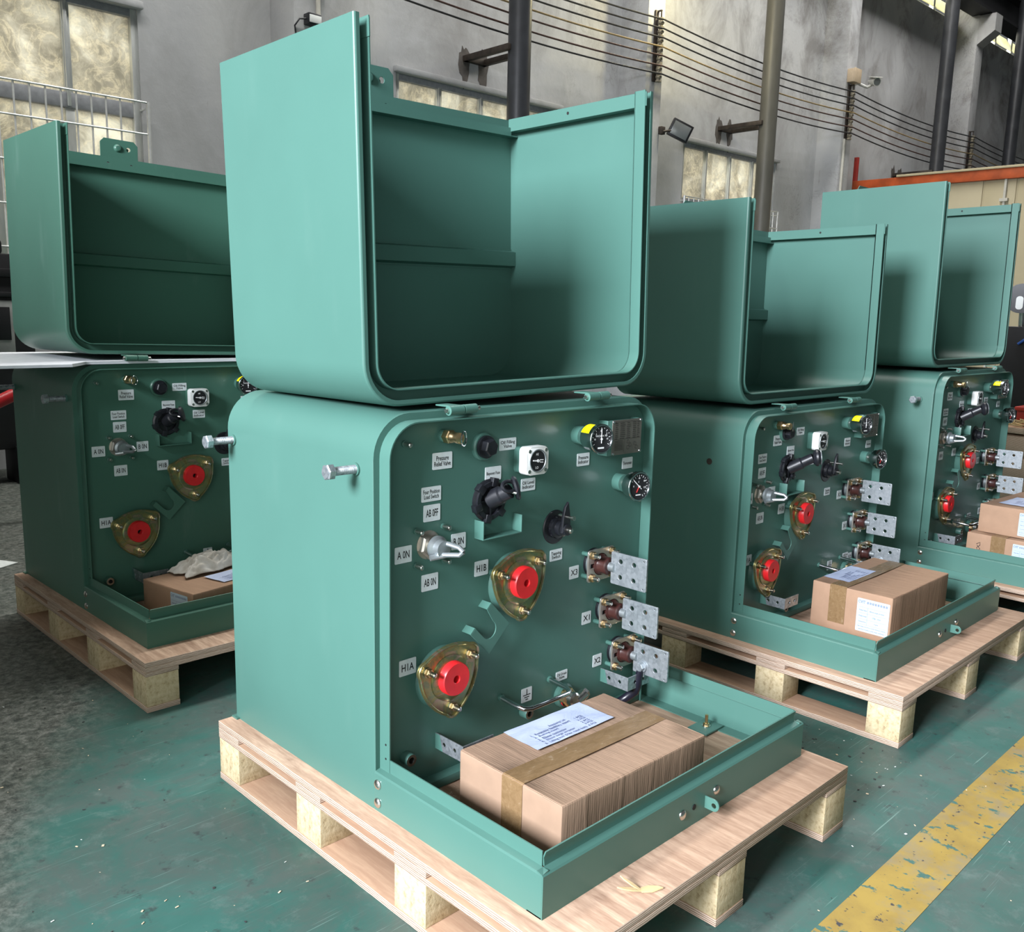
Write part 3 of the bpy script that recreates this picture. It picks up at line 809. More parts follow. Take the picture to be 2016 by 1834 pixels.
def m_sill(W, D, h, g):
    mb = MB(30)
    lip = h + 0.030
    prof = [(0.036, 0.0), (0.0, 0.0), (0.0, h - 0.003), (0.003, h), (0.015, h + 0.003), (0.015, lip)]   # outside skin from floor flange up to the lip
    body = prof[:5]
    def side(flip):
        p = [(x if not flip else W - x, z) for x, z in prof]
        b_ = p[:5]
        mb.sheet(b_, -0.0025 if not flip else 0.0025, 0, D - 0.0027, g, Rx(PI / 2))
        mb.sheet([p[4], p[5]], -0.0025 if not flip else 0.0025, -0.004, D - 0.018, g, Rx(PI / 2))
    side(False); side(True)
    Mf = Tr(0, -D, 0) @ Matrix(((0, 0, 1, 0), (1, 0, 0, 0), (0, 1, 0, 0), (0, 0, 0, 1)))
    mb.sheet(body, -0.0025, 0.0, W, g, Mf)
    mb.sheet([(0.015, h + 0.003), (0.0165, lip - 0.012), (0.012, lip)], -0.0025, 0.018, W - 0.018, g, Mf)
    return mb.mesh('sill')
def m_lid(W, H, D, g):
    mb = MB(40)
    M = Rx(PI / 2)                                                 # t = -y
    out = lid_outline(W, H, RAD)
    mb.sheet(out, 0.003, -D, -0.005, g, M)                              # outer skin (bent inwards)
    mb.prism([(x, z) for x, z in lid_outline(W, H, RAD, 0.001)], -D, -D + 0.003, g, M)   # rear panel
    # front return flange, channel floor and inner lip
    def ring(i0, i1, t0, t1):
        a = lid_outline(W, H, RAD, i0); c = lid_outline(W, H, RAD, i1)
        b = bmesh.new()
        A0 = [b.verts.new((x, z, t0)) for x, z in a]; C0 = [b.verts.new((x, z, t0)) for x, z in c]
        A1 = [b.verts.new((x, z, t1)) for x, z in a]; C1 = [b.verts.new((x, z, t1)) for x, z in c]
        for i in range(len(a) - 1):
            b.faces.new((A0[i], A0[i + 1], C0[i + 1], C0[i])); b.faces.new((A1[i], C1[i], C1[i + 1], A1[i + 1]))
            b.faces.new((A0[i], A1[i], A1[i + 1], A0[i + 1])); b.faces.new((C0[i], C0[i + 1], C1[i + 1], C1[i]))
        b.faces.new((A0[0], C0[0], C1[0], A1[0])); b.faces.new((A0[-1], A1[-1], C1[-1], C0[-1]))
        bmesh.ops.recalc_face_normals(b, faces=b.faces[:])
        mb.merge(b, g, M)
    b = bmesh.new(); rows = [[b.verts.new((x, z, t)) for x, z in lid_outline(W, H, RAD, i_)] for i_, t in ((0.0, -0.005), (0.0007, -0.0025), (0.0025, -0.0007), (0.005, 0.0))]
    for A, C in zip(rows, rows[1:]):
        for i in range(len(A) - 1): b.faces.new((A[i], A[i + 1], C[i + 1], C[i]))
    bmesh.ops.recalc_face_normals(b, faces=b.faces[:])
    mb.merge(b, g, M)
    ring(0.0045, 0.012, -0.0025, 0.0)
    ring(0.002, 0.034, -0.032, -0.029)
    ring(0.0315, 0.034, -0.032, 0.0)
    # hem round the open top edge (left, rear, right)
    hz = H - 0.036
    for a, c in ((0.030, 0.0325), (W - 0.0325, W - 0.030)):
        mb.box(a, c, -0.003, D - 0.025, hz, H - 0.004, g)
    mb.box(0.003, 0.032, 0.03, D - 0.003, hz, hz + 0.003, g); mb.box(W - 0.032, W - 0.003, 0.03, D - 0.003, hz, hz + 0.003, g)
    mb.box(0.030, W - 0.030, D - 0.033, D - 0.0305, hz - 0.012, H - 0.026, g); mb.box(0.003, W - 0.003, D - 0.032, D - 0.003, hz - 0.012, hz - 0.009, g)
    mb.cyl(0.004, 0, 0.0006, CAVITY, align((W - 0.0325, 0.25, H - 0.018), (-1, 0, 0)), 10)
    return mb.mesh('lid')
def m_rib(W, g):
    mb = MB(30)
    prof = [(0.0, 0.028), (0.0, 0.022), (0.018, 0.017), (0.018, -0.017), (0.0, -0.022), (0.0, -0.028)]
    M = Matrix(((0, 0, 1, 0), (-1, 0, 0, 0), (0, 1, 0, 0), (0, 0, 0, 1)))
    mb.sheet(prof, 0.0022, 0.004, W - 0.004, g, M)
    return mb.mesh('rib')
def m_locktab(g):
    mb = MB(30)
    o = [(-0.068, -0.03), (0.068, -0.03), (0.068, 0.052), (0.054, 0.066), (-0.054, 0.066), (-0.068, 0.052)]
    mb.plate([o, circ(0.034, 0.036, 0.0085)], 0.003, g, FY(), 0.0008)
    mb.lathe([(0.0145, 0), (0.013, 0.004), (0.009, 0.008), (0.006, 0.0085), (0.0, 0.0086)], g, FY(-0.006, -0.001, 0.036), 16)
    mb.lathe([(0.006, 0), (0.006, 0.003), (0.0, 0.006)], g, FY(0.034, 0.005, 0.036) @ Tr(0, 0, -0.01), 12)
    for x in (-0.045, 0.04):
        mb.lathe([(0.005, 0), (0.005, 0.003), (0.0, 0.005)], CHROME, FY(x, -0.004, -0.022), 10)
    return mb.mesh('lock_bracket')
def m_hinge(g):
    mb = MB(35)
    X = Matrix(((0, 0, 1, 0), (0, 1, 0, 0), (-1, 0, 0, 0), (0, 0, 0, 1)))
    mb.cyl(0.0098, -0.038, -0.001, g, X, 16, 0.001); mb.cyl(0.0098, 0.001, 0.034, g, X, 16, 0.001)
    mb.cyl(0.0045, -0.045, -0.034, STEEL, X, 12, 0.002); mb.cyl(0.0045, 0.03, 0.046, STEEL, X, 12, 0.002)
    mb.box(-0.034, -0.004, 0.002, 0.045, 0.0062, 0.0095, g, 0.001); mb.box(0.004, 0.030, 0.002, 0.050, -0.0095, -0.0062, g, 0.001)
    return mb.mesh('hinge')
def m_stud():
    mb = MB(35)
    mb.cyl(0.0055, -0.004, 0.026, STEEL, FY(), 12, 0.002); mb.cyl(0.0105, 0, 0.002, STEEL, FY(), 18); mb.hexa(0.0098, 0.002, 0.010, BRASS, FY())
    return mb.mesh('stud')
def m_pin(l=0.026, r=0.0048):
    mb = MB(35); mb.cyl(r, 0, l, STEEL, FY(), 12, 0.0015); mb.cyl(r * 1.35, 0, l * 0.25, GREEN, FY(), 12); return mb.mesh('weld_stud')
def tri_shape(R, r, rot, bulge, n=8):
    cs = [(R * math.cos(rot + k * 2 * PI / 3), R * math.sin(rot + k * 2 * PI / 3)) for k in range(3)]
    pts = []
    for k in range(3):
        a = rot + k * 2 * PI / 3
        cx, cy = (R - r) * math.cos(a), (R - r) * math.sin(a)
        for i in range(n + 1):
            t = a - PI / 3 + 2 * PI / 3 * i / n
            pts.append((cx + r * math.cos(t), cy + r * math.sin(t)))
        b_ = rot + (k + 0.5) * 2 * PI / 3
        p = pts[-1]
        a2 = rot + (k + 1) * 2 * PI / 3
        q = ((R - r) * math.cos(a2) + r * math.cos(a2 - PI / 3), (R - r) * math.sin(a2) + r * math.sin(a2 - PI / 3))
        for i in range(1, n):
            f = i / n; h = bulge * 4 * f * (1 - f)
            pts.append((p[0] + (q[0] - p[0]) * f + h * math.cos(b_), p[1] + (q[1] - p[1]) * f + h * math.sin(b_)))
    return pts
TRI_ROT = math.radians(-84)
def m_hvflange():
    mb = MB(30)
    o = tri_shape(0.092, 0.020, TRI_ROT, 0.016)
    mb.plate([o, circ(0, 0, 0.030, 24)], 0.004, ZINC, FY(0, -0.030, 0), 0.001)
    rim = [FY(0, -0.034, 0) @ Vector((x * 0.965, y * 0.965, 0)) for x, y in o]
    mb.tube(rim + [rim[0]], 0.0028, ZINC, 8)
    mb.lathe([(0.050, 0.0), (0.050, 0.0035), (0.044, 0.006), (0.030, 0.006)], ZINC, FY(0, -0.031, 0), 28)
    return mb.mesh('bushing_flange')
def m_boss(g):
    mb = MB(35); mb.lathe([(0.070, 0.0), (0.067, 0.003), (0.060, 0.016), (0.054, 0.022), (0.0, 0.024)], g, FY(0, 0, -0.006), 36)
    for k in range(3):
        a = TRI_ROT + k * 2 * PI / 3
        mb.cyl(0.007, 0.0, 0.03, g, FY(0.066 * math.cos(a), 0, 0.066 * math.sin(a)), 12)
    return mb.mesh('boss')
def m_cap():
    mb = MB(35)
    mb.lathe([(0.0360, 0.0), (0.0360, 0.020), (0.0340, 0.023), (0.009, 0.0225), (0.0075, 0.021), (0.0072, 0.004)], RED, FY(), 40)
    mb.cyl(0.0074, 0.002, 0.005, CAVITY, FY(), 20)
    return mb.mesh('cap')
def hv_bushing(u, x, z, lab):
    f = obj('high_voltage_bushing', cached('hvf', m_hvflange), u, (x, 0, z), (0, 0, 0), lab)
    obj('boss', cached(('boss', u['g']), lambda: m_boss(GREENS[u['g']])), f)
    obj('cap', cached('cap', m_cap), f, (0.0, -0.031, 0.002))
    for k in range(3):
        a = TRI_ROT + k * 2 * PI / 3
        obj('stud', cached('stud', m_stud), f, (0.066 * math.cos(a), -0.032, 0.066 * math.sin(a)))
def m_lvflange():
    mb = MB(30)
    slot = [(-0.046 + 0.006, -0.006), (-0.046 + 0.006, 0.006), (-0.02, 0.006)] + [(0.028 * math.cos(t), 0.028 * math.sin(t)) for t in [math.radians(d) for d in range(165, -166, -15)]] + [(-0.02, -0.006)]
    mb.plate([rrect(0.093, 0.077, 0.006), slot], 0.004, FLANGE, FY(0, -0.027, 0), 0.0008)
    return mb.mesh('terminal_flange')
def m_lvbase():
    mb = MB(35)
    mb.lathe([(0.035, 0), (0.035, 0.003), (0.032, 0.005), (0.032, 0.022), (0.0, 0.024)], BLACK, FY(), 28)
    mb.lathe([(0.0325, 0.008), (0.0345, 0.010), (0.0345, 0.022), (0.0325, 0.024)], ALU, FY(), 28)
    for x in (-0.036, 0.036):
        for z in (-0.028, 0.028): mb.cyl(0.0055, 0, 0.026, GREEN, FY(x, 0, z), 10)
    return mb.mesh('base')
def m_lvinsul():
    mb = MB(35)
    mb.lathe([(0.0, 0.0), (0.026, 0.0), (0.026, 0.012), (0.022, 0.015), (0.0205, 0.020), (0.0215, 0.036), (0.019, 0.039), (0.012, 0.040), (0, 0.040)], BROWN, FY(0, -0.018, 0), 26)
    return mb.mesh('insulator')
def m_spade():
    mb = MB(30)
    mb.cyl(0.0115, 0.0, 0.022, ALU, FY(0, -0.052, 0), 18)
    # flat spade in the YZ plane; local x -> -y, local y -> z
    M = Matrix(((0, 0, 1, 0), (-1, 0, 0, 0), (0, 1, 0, 0), (0, 0, 0, 1)))
    hol = [circ(x, y, 0.0066, 14) for x in (0.091, 0.131) for y in (-0.019, 0.019)] + [circ(0.159, y, 0.0026, 8) for y in (-0.033, 0.033)]
    mb.plate([rrect(0.104, 0.077, 0.003, 3, 0.115, 0.0)] + hol, 0.006, GALV, M, 0.0007)
    return mb.mesh('spade')
def lv_bushing(u, x, z, lab):
    f = obj('low_voltage_bushing', cached('lvf', m_lvflange), u, (x, 0, z), (0, 0, 0), lab)
    obj('base', cached('lvb', m_lvbase), f)
    obj('insulator', cached('lvi', m_lvinsul), f)
    obj('spade', cached('spade', m_spade), f)
    for sx in (-0.036, 0.036):
        for sz in (-0.028, 0.028): obj('stud', cached('stud', m_stud), f, (sx, -0.029, sz))
def m_gaugebody(stem_l, r, depth, yellow):
    mb = MB(35)
    mb.cyl(0.0215, 0, 0.030, GREEN, FY(), 24); mb.cyl(0.013, 0.030, stem_l, STEEL, FY(), 18); mb.hexa(0.016, stem_l - 0.012, stem_l, STEEL, FY())
    mb.lathe([(0, stem_l), (r * 0.80, stem_l), (r * 0.86, stem_l + 0.004), (r * 0.86, stem_l + depth - 0.012), (r, stem_l + depth - 0.011), (r, stem_l + depth - 0.001), (r * 0.97, stem_l + depth), (r * 0.88, stem_l + depth), (r * 0.86, stem_l + depth - 0.004)], CHROME, FY(), 40)
    if yellow:
        rr = r * 0.868; b = bmesh.new(); A = []
        for i in range(10):
            a = math.radians(65 + i * 10); A.append((b.verts.new((rr * math.cos(a), rr * math.sin(a), stem_l + 0.003)), b.verts.new((rr * math.cos(a), rr * math.sin(a), stem_l + depth - 0.013))))
        for p, q in zip(A, A[1:]): b.faces.new((p[0], q[0], q[1], p[1]))
        mb.merge(b, YELLOW_TAPE, FY())
    return mb.mesh('gauge_body')
def m_dial(y, r, needle, kind):
    mb = MB(35)
    mb.cyl(r, 0, 0.001, DIAL, FY(0, y, 0), 36)
    M = FY(0, y - 0.0014, 0)
    a0, a1, n = (-30, 210, 13) if kind == 'p' else (-60, 150, 15)
    for i in range(n):
        a = math.radians(a0 + (a1 - a0) * i / (n - 1)); l = 0.16 if i % 2 == 0 else 0.09
        mb.box(r * (0.90 - l), r * 0.90, -r * 0.018, r * 0.018, 0, 0.0002, DIALINK, 0, M @ Rz(a))
    if kind == 'p':
        for s, x, yy in (('0', -0.06, 0.62), ('.5', -0.52, 0.40), ('.5', 0.50, 0.40), ('10', -0.62, 0.0), ('10', 0.60, 0.0), ('VACUUM  PSI', 0.0, 0.24)): mb.text(s, DIALINK, M @ Tr(x * r, yy * r, 0.0003), None, r * 0.14)
        mb.box(-r * 0.3, r * 0.3, -r * 0.74, -r * 0.62, 0, 0.0003, DIALINK, 0, M)
    else:
        for s, x, yy in (('0', -0.55, 0.05), ('40', 0.0, 0.64), ('80', 0.55, 0.40), ('120', 0.6, -0.1)): mb.text(s, DIALINK, M @ Tr(x * r, yy * r, 0.0003), None, r * 0.14)
        mb.text('C', DIALINK, M @ Tr(-0.05 * r, 0.36 * r, 0.0003), None, r * 0.12)
        mb.box(-r * 0.3, r * 0.2, -r * 0.68, -r * 0.60, 0, 0.0003, DIALINK, 0, M); mb.box(-r * 0.03, r * 0.03, -r * 0.5, 0, 0.0004, 0.0012, REDINK, 0, M @ Rz(-0.5))
    mb.box(-r * 0.025, r * 0.025, -r * 0.32, r * 0.80, 0.001, 0.0018, DIALINK, 0, M @ Rz(needle)); mb.cyl(r * 0.08, 0.001, 0.003, DIALINK, M, 12)
    return mb.mesh('dial')
def m_prv():
    mb = MB(35)
    mb.cyl(0.0135, 0, 0.014, GREEN, FY(), 18); mb.hexa(0.0145, 0.014, 0.030, BRASS, FY()); mb.lathe([(0.0115, 0.030), (0.0115, 0.036), (0.009, 0.040), (0.009, 0.046), (0.011, 0.047), (0.011, 0.056), (0.006, 0.058), (0, 0.058)], BRASS, FY(), 18)
    return mb.mesh('relief_valve')
def m_ring():
    mb = MB(35); pts = [(0.0145 * math.cos(2 * PI * i / 24), 0, 0.0145 * math.sin(2 * PI * i / 24)) for i in range(25)]
    mb.tube(pts, 0.0013, CHROME, 6); return mb.mesh('pull_ring')
def m_filler(g):
    mb = MB(35); mb.lathe([(0.030, 0), (0.030, 0.008), (0.027, 0.011), (0.0, 0.011)], g, FY(), 28); mb.lathe([(0.024, 0.011), (0.024, 0.018), (0.0, 0.018)], BLACK, FY(), 28); mb.hexa(0.0185, 0.018, 0.034, BLACK, FY(), 0.25)
    return mb.mesh('oil_filler_plug')
def m_level(g):
    mb = MB(30)
    mb.prism(rrect(0.062, 0.058, 0.009), 0, 0.022, g, FY()); mb.prism(rrect(0.066, 0.061, 0.011), 0.020, 0.044, WHITE, FY(), 0.003)
    for x in (-0.025, 0.025):
        for z in (-0.022, 0.022): mb.cyl(0.0042, 0.0435, 0.0448, STEEL, FY(x, 0, z), 10)
    mb.lathe([(0.0255, 0.044), (0.0255, 0.046), (0.0235, 0.046), (0.0225, 0.0445)], ALU, FY(), 28)
    return mb.mesh('oil_level_gauge')
def m_leveldial():
    mb = MB(30); mb.cyl(0.0228, 0.0440, 0.0446, DIAL, FY(), 28); M = FY(0, -0.0452, 0)
    mb.box(-0.016, 0.016, -0.0015, 0.0015, 0, 0.0006, DIALINK, 0, M @ Rz(-0.1)); mb.box(0.006, 0.016, -0.0035, 0.0035, 0, 0.0006, DIALINK, 0, M @ Rz(-0.1)); mb.cyl(0.0035, 0, 0.001, DIALINK, M, 12)
    mb.text('HI', DIALINK, M @ Tr(-0.003, 0.0145, 0), None, 0.0055); mb.text('LO', DIALINK, M @ Tr(-0.003, -0.0145, 0), None, 0.0055)
    return mb.mesh('dial')
def m_fuse():
    mb = MB(30)
    mb.lathe([(0.0, 0.0), (0.046, 0.0), (0.046, 0.006), (0.041, 0.009), (0.041, 0.014), (0.032, 0.014), (0.030, 0.006), (0.0, 0.005)], BLACK, FY(), 32)
    for k in range(6): mb.box(0.030, 0.049, -0.008, 0.008, 0.0, 0.016, BLACK, 0.001, FY() @ Rz(k * PI / 3 + 0.3))
    for k in range(4): mb.box(0.0, 0.034, -0.0015, 0.0015, 0.004, 0.011, BLACK, 0, FY() @ Rz(k * PI / 2))
    return mb.mesh('bayonet_fuse')
def m_fusehandle():
    mb = MB(30)
    d = Vector((0.30, -0.72, 0.42)).normalized()
    mb.lathe([(0.020, 0.0), (0.020, 0.030), (0.017, 0.034), (0.017, 0.052), (0.012, 0.055), (0, 0.055)], BLACK, align((0.0, -0.006, 0.0), d), 24)
    e = Vector((0.0, -0.006, 0.0)) + d * 0.050
    mb.lathe([(0.0, 0), (0.024, 0.001), (0.027, 0.005), (0.024, 0.010), (0.010, 0.013), (0, 0.013)], BLACK, align(e + Vector((0.014, 0.0, 0.004)), (0.75, -0.55, 0.25)), 24)
    ring = [e + Vector((-0.006, -0.004, 0.012)) + Vector((0.019 * math.cos(t), 0.006 * math.sin(t) - 0.003, 0.010 * math.sin(t))) for t in [2 * PI * i / 20 for i in range(21)]]
    mb.tube(ring, 0.0042, BLACK, 8)
    mb.rod(e + Vector((-0.002, -0.012, 0.0)), e + Vector((0.004, -0.020, -0.002)), 0.003, STEEL, 8)
    return mb.mesh('handle')
def m_fusearm():
    """fuse holder pulled half out with its hooked head"""
    mb = MB(30)
    a = Vector((0, -0.01, 0.0)); d = Vector((0.32, -0.80, 0.50)).normalized()
    mb.lathe([(0.019, 0.0), (0.019, 0.045), (0.016, 0.050), (0.016, 0.085), (0, 0.086)], BLACK, align(a, d), 24)
    e = a + d * 0.083
    mb.lathe([(0, 0), (0.018, 0.002), (0.027, 0.010), (0.028, 0.016), (0.022, 0.024), (0, 0.026)], BLACK, align(e, (0.55, -0.8, 0.12)), 26)
    mb.lathe([(0, 0), (0.024, 0.0), (0.024, 0.002), (0, 0.002)], GALV, align(e + Vector((0.55, -0.8, 0.12)).normalized() * 0.0245, (0.55, -0.8, 0.12)), 24)
    mb.rod(e, e + Vector((0.03, 0.012, 0.008)), 0.006, BLACK, 10)
    return mb.mesh('handle')
def m_switch():
    mb = MB(30)
    mb.cyl(0.030, 0, 0.003, FLANGE, FY(), 28); mb.hexa(0.0285, 0.003, 0.017, FLANGE, FY(), 0.3); mb.cyl(0.018, 0.017, 0.030, STEEL, FY(), 22)
    return mb.mesh('load_switch')
def m_swhandle():
    mb = MB(30)
    mb.lathe([(0.0, 0.028), (0.024, 0.028), (0.024, 0.034), (0.018, 0.038), (0.017, 0.052), (0.0, 0.054)], ALU, FY(), 24)
    for s in (-1, 1):
        mb.tube([(s * 0.004, -0.036, s * 0.016 * 0.6), (s * 0.006 + 0.004, -0.055, s * 0.010), (0.014, -0.082, s * 0.0075), (0.017, -0.090, 0.0)], 0.0052, ALU, 10)
    mb.tube([(-0.026, -0.040, -0.016), (-0.010, -0.046, -0.014), (0.008, -0.060, -0.010)], [0.006, 0.006, 0.005], ALU, 10)
    return mb.mesh('handle')
def m_tap():
    mb = MB(30)
    mb.lathe([(0.040, 0.0), (0.040, 0.003), (0.038, 0.005), (0, 0.005)], BLACK, FY(), 36); mb.lathe([(0.024, 0.005), (0.024, 0.016), (0.018, 0.018), (0.018, 0.030), (0.013, 0.032), (0.013, 0.044), (0.0, 0.045)], BLACK, FY(), 26)
    for k in range(8): mb.box(0.021, 0.026, -0.004, 0.004, 0.006, 0.013, BLACK, 0.0008, FY() @ Rz(k * PI / 4))
    mb.cyl(0.0065, 0.044, 0.056, STEEL, FY(), 14, 0.002)
    return mb.mesh('tap_changer')
def m_tappointer():
    mb = MB(30)
    mb.plate([[(-0.013, -0.006), (0.013, -0.006), (0.011, 0.03), (0.0045, 0.062), (-0.0045, 0.052), (-0.010, 0.03)]], 0.007, BLACK, FY(0.0, -0.036, 0), 0.0008)
    mb.rod((0.0, -0.016, 0.030), (0.0, -0.062, 0.030), 0.004, STEEL, 10); mb.cyl(0.0055, 0, 0.006, STEEL, FY(0, -0.056, 0.030), 12)
    return mb.mesh('pointer')
def m_shelf(g):
    mb = MB(30)
    w = 0.115
    mb.box(0, w, -0.030, -0.0, -0.0025, 0.0, g, 0.0006)
    for x in (0, w - 0.0025): mb.box(x, x + 0.0025, -0.030, 0.0, 0.0, 0.038, g, 0.0006)
    return mb.mesh('fuse_tray')
def m_vhook(g):
    mb = MB(30)
    a = math.radians(45)
    out = [(0.0, -0.052), (0.056, 0.004), (0.016, 0.044)] + [(0.020 * math.cos(t), 0.014 + 0.0 + 0.020 * math.sin(t)) for t in [math.radians(d) for d in range(30, -211, -20)]] + [(-0.018, 0.042 - 0.03), (-0.042, -0.010)]
    out = [(-0.002, -0.056), (0.056, 0.000), (0.002, 0.056), (-0.010, 0.044)] + [(-0.004 + 0.021 * math.cos(t), -0.002 + 0.021 * math.sin(t)) for t in [math.radians(d) for d in range(56, -147, -18)]] + [(-0.044, 0.010), (-0.056, -0.002)]
    mb.plate([out], 0.0025, g, FY(0, -0.029, 0), 0.0005)
    mb.box(-0.0012, 0.0012, 0.0, 0.030, -0.020, 0.0, g, 0, FY(0.0005, 0, 0.053) @ Rz(0) @ Matrix.Identity(4) if False else Matrix.Identity(4) @ FY(-0.004, 0, 0.048) @ Matrix(((0.72, 0, 0, 0), (0.72, 1, 0, 0), (0, 0, 1, 0), (0, 0, 0, 1))) @ Tr(0, -0.006, 0) @ Matrix.Identity(4)) if False else None
    mb.prism([(0.002, 0.056), (-0.010, 0.044), (-0.0115, 0.0455), (0.0005, 0.0575)], 0, 0.030, g, FY())
    mb.prism([(-0.056, -0.002), (-0.044, 0.010), (-0.0455, 0.0115), (-0.0575, -0.0005)], 0, 0.030, g, FY())
    return mb.mesh('parking_bracket')
def m_bar():
    mb = MB(35)
    mb.tube([(0, 0.002, 0.0), (0, -0.058, -0.004), (0.006, -0.072, -0.006), (0.020, -0.079, -0.007), (0.140, -0.079, -0.007), (0.154, -0.072, -0.006), (0.160, -0.058, -0.004), (0.160, 0.002, 0.0)], 0.0058, CHROME, 12)
    for x in (0, 0.160): mb.cyl(0.0085, 0, 0.008, GREEN, FY(x, 0, 0), 14)
    return mb.mesh('rating_handle')
def m_drain():
    mb = MB(30)
    mb.lathe([(0.030, 0), (0.030, 0.012), (0.025, 0.016), (0.0, 0.016)], GREEN, FY(), 26); mb.hexa(0.024, 0.014, 0.030, BRASS, FY(), 0.2); mb.lathe([(0.017, 0.030), (0.017, 0.044), (0.012, 0.048), (0, 0.048)], STEEL, FY(), 20)
    mb.cyl(0.014, 0, 0.030, STEEL, Tr(0.010, -0.040, -0.008) @ Ry(1.2), 18); mb.hexa(0.012, 0.028, 0.040, STEEL, Tr(0.010, -0.040, -0.008) @ Ry(1.2)); mb.lathe([(0.019, 0.016), (0.019, 0.020)], RED, FY(0, 0, -0.006), 20)
    return mb.mesh('drain_valve')
def m_nut(g):
    mb = MB(30); mb.lathe([(0.0, 0.0), (0.0135, 0.0), (0.0135, 0.022), (0.0125, 0.024)], g, FY(), 18); mb.lathe([(0.0125, 0.024), (0.0068, 0.024), (0.0062, 0.006), (0, 0.006)], STEEL, FY(), 18); mb.cyl(0.0062, 0.006, 0.010, CAVITY, FY(), 14)
    return mb.mesh('ground_boss')
def m_bracket():
    mb = MB(25)
    M = Matrix(((0, 0, 1, 0), (-1, 0, 0, 0), (0, 1, 0, 0), (0, 0, 0, 1)))
    mb.plate([[(0.0, -0.017), (0.090, -0.017), (0.090, 0.017), (0.0, 0.017)], circ(0.030, 0, 0.0052, 12), circ(0.064, 0.0, 0.0052, 12)], 0.003, GALV, M, 0.0005)
    mb.plate([[(0.0, -0.017), (0.085, -0.017), (0.085, 0.017), (0.0, 0.017)], circ(0.028, 0, 0.0052, 12), circ(0.060, 0.0, 0.0052, 12)], 0.003, GALV, FY(0, -0.0885, 0), 0.0005)
    mb.prism([(0.0, -0.017), (0.026, -0.017), (0.016, 0.017), (0.0, 0.017)], -0.0018, 0.0018, GREEN, M)
    return mb.mesh('arrester_bracket')
def m_liftbolt():
    mb = MB(30)
    M = align((0, 0, 0), (-1, 0, 0))
    mb.cyl(0.0125, 0, 0.004, GREEN, M, 20)
    prof = [(0, 0.0)]
    for i in range(24): prof += [(0.0088, 0.002 + i * 0.0024), (0.0078, 0.0032 + i * 0.0024)]
    prof += [(0.0088, 0.060), (0, 0.060)]
    mb.lathe(prof, GALV, M, 16); mb.hexa(0.0160, 0.056, 0.070, GALV, M, 0.2); mb.cyl(0.0112, 0.0698, 0.0712, GALV, M, 20)
    return mb.mesh('lifting_bolt')
def m_carriage():
    mb = MB(35); mb.lathe([(0.0105, 0.0), (0.0100, 0.002), (0.007, 0.0045), (0.0, 0.0055)], STEEL, FY(), 20); return mb.mesh('bolt')
def m_tab(g):
    mb = MB(30)
    M = Matrix(((0, 0, 1, 0), (-1, 0, 0, 0), (0, 1, 0, 0), (0, 0, 0, 1)))
    mb.plate([[(0, -0.0115), (0.020, -0.0115)] + [(0.020 + 0.0125 * math.cos(t), 0.001 + 0.0125 * math.sin(t)) for t in [math.radians(d) for d in range(-80, 91, 17)]] + [(0, 0.0135)], circ(0.021, 0.0, 0.006, 14)], 0.0035, g, M @ Rx(0), 0.0006)
    return mb.mesh('padlock_tab')
def m_nameplate():
    mb = MB(30)
    M = FY(0, -0.031, 0)
    mb.plate([rrect(0.110, 0.083, 0.003)], 0.0016, NAMEPLATE, M, 0.0004)
    y = 0.0341
    Mi = FY(0, -0.0322, 0)
    for r in range(9):
        z = y - r * 0.0046
        for a, b_ in ((-0.046, -0.034), (-0.028, -0.008), (-0.003, 0.012), (0.020, 0.034), (0.037, 0.047)):
            mb.box(a, b_ - random.uniform(0, 0.004), z - 0.0009, z + 0.0009, 0, 0.0003, NAMEINK, 0, Mi)
    for a, b_, c, d in ((-0.049, 0.049, 0.0372, 0.0377), (-0.049, 0.049, -0.0045, -0.004), (-0.012, -0.0115, -0.035, -0.0045)): mb.box(a, b_, c, d, 0, 0.0003, NAMEINK, 0, Mi)
    for r in range(7): mb.box(-0.046, -0.016, -0.009 - r * 0.0036, -0.0078 - r * 0.0036, 0, 0.0003, NAMEINK, 0, Mi)
    for x, z in ((0.004, -0.012), (0.012, -0.020), (0.004, -0.026), (0.030, -0.018), (0.036, -0.027)): mb.plate([circ(x, z, 0.005, 12), circ(x, z, 0.0042, 12)], 0.0003, NAMEINK, Mi)
    for x in (-0.051, 0.051):
        for z in (-0.038, 0.038): mb.lathe([(0.0035, 0), (0.003, 0.002), (0, 0.003)], CHROME, FY(x, -0.0316, z), 10)
    return mb.mesh('nameplate')
def m_namebracket(g):
    mb = MB(30); mb.box(-0.068, 0.052, -0.0300, -0.0275, -0.042, 0.042, g, 0.0006); mb.box(-0.0705, -0.068, -0.030, 0.0, -0.042, 0.042, g, 0.0006); mb.box(0.049, 0.0515, -0.030, 0.0, -0.042, 0.042, g, 0.0006)
    return mb.mesh('bracket')
def m_label(txt, w, h):
    mb = MB(30)
    mb.plate([rrect(w, h, 0.002, 3)], 0.0010, LABEL, FY(0, -0.0028, 0), 0)
    M = FY(0, -0.0036, 0)
    if txt == 'GROUND':
        mb.box(-0.0012, 0.0012, 0.0, 0.014, 0, 0.0002, INK, 0, M)
        for k, hw in enumerate((0.012, 0.008, 0.004)): mb.box(-hw, hw, -0.001 - k * 0.0055, 0.001 - k * 0.0055, 0, 0.0002, INK, 0, M)
    else:
        two = '\n' in txt
        big = len(txt) <= 6
        mb.text(txt, INK, M, w * (0.84 if two or not big else 0.72), h * (0.62 if two else (0.46 if big else 0.30)), 0.85)
    return mb.mesh('label_plate')
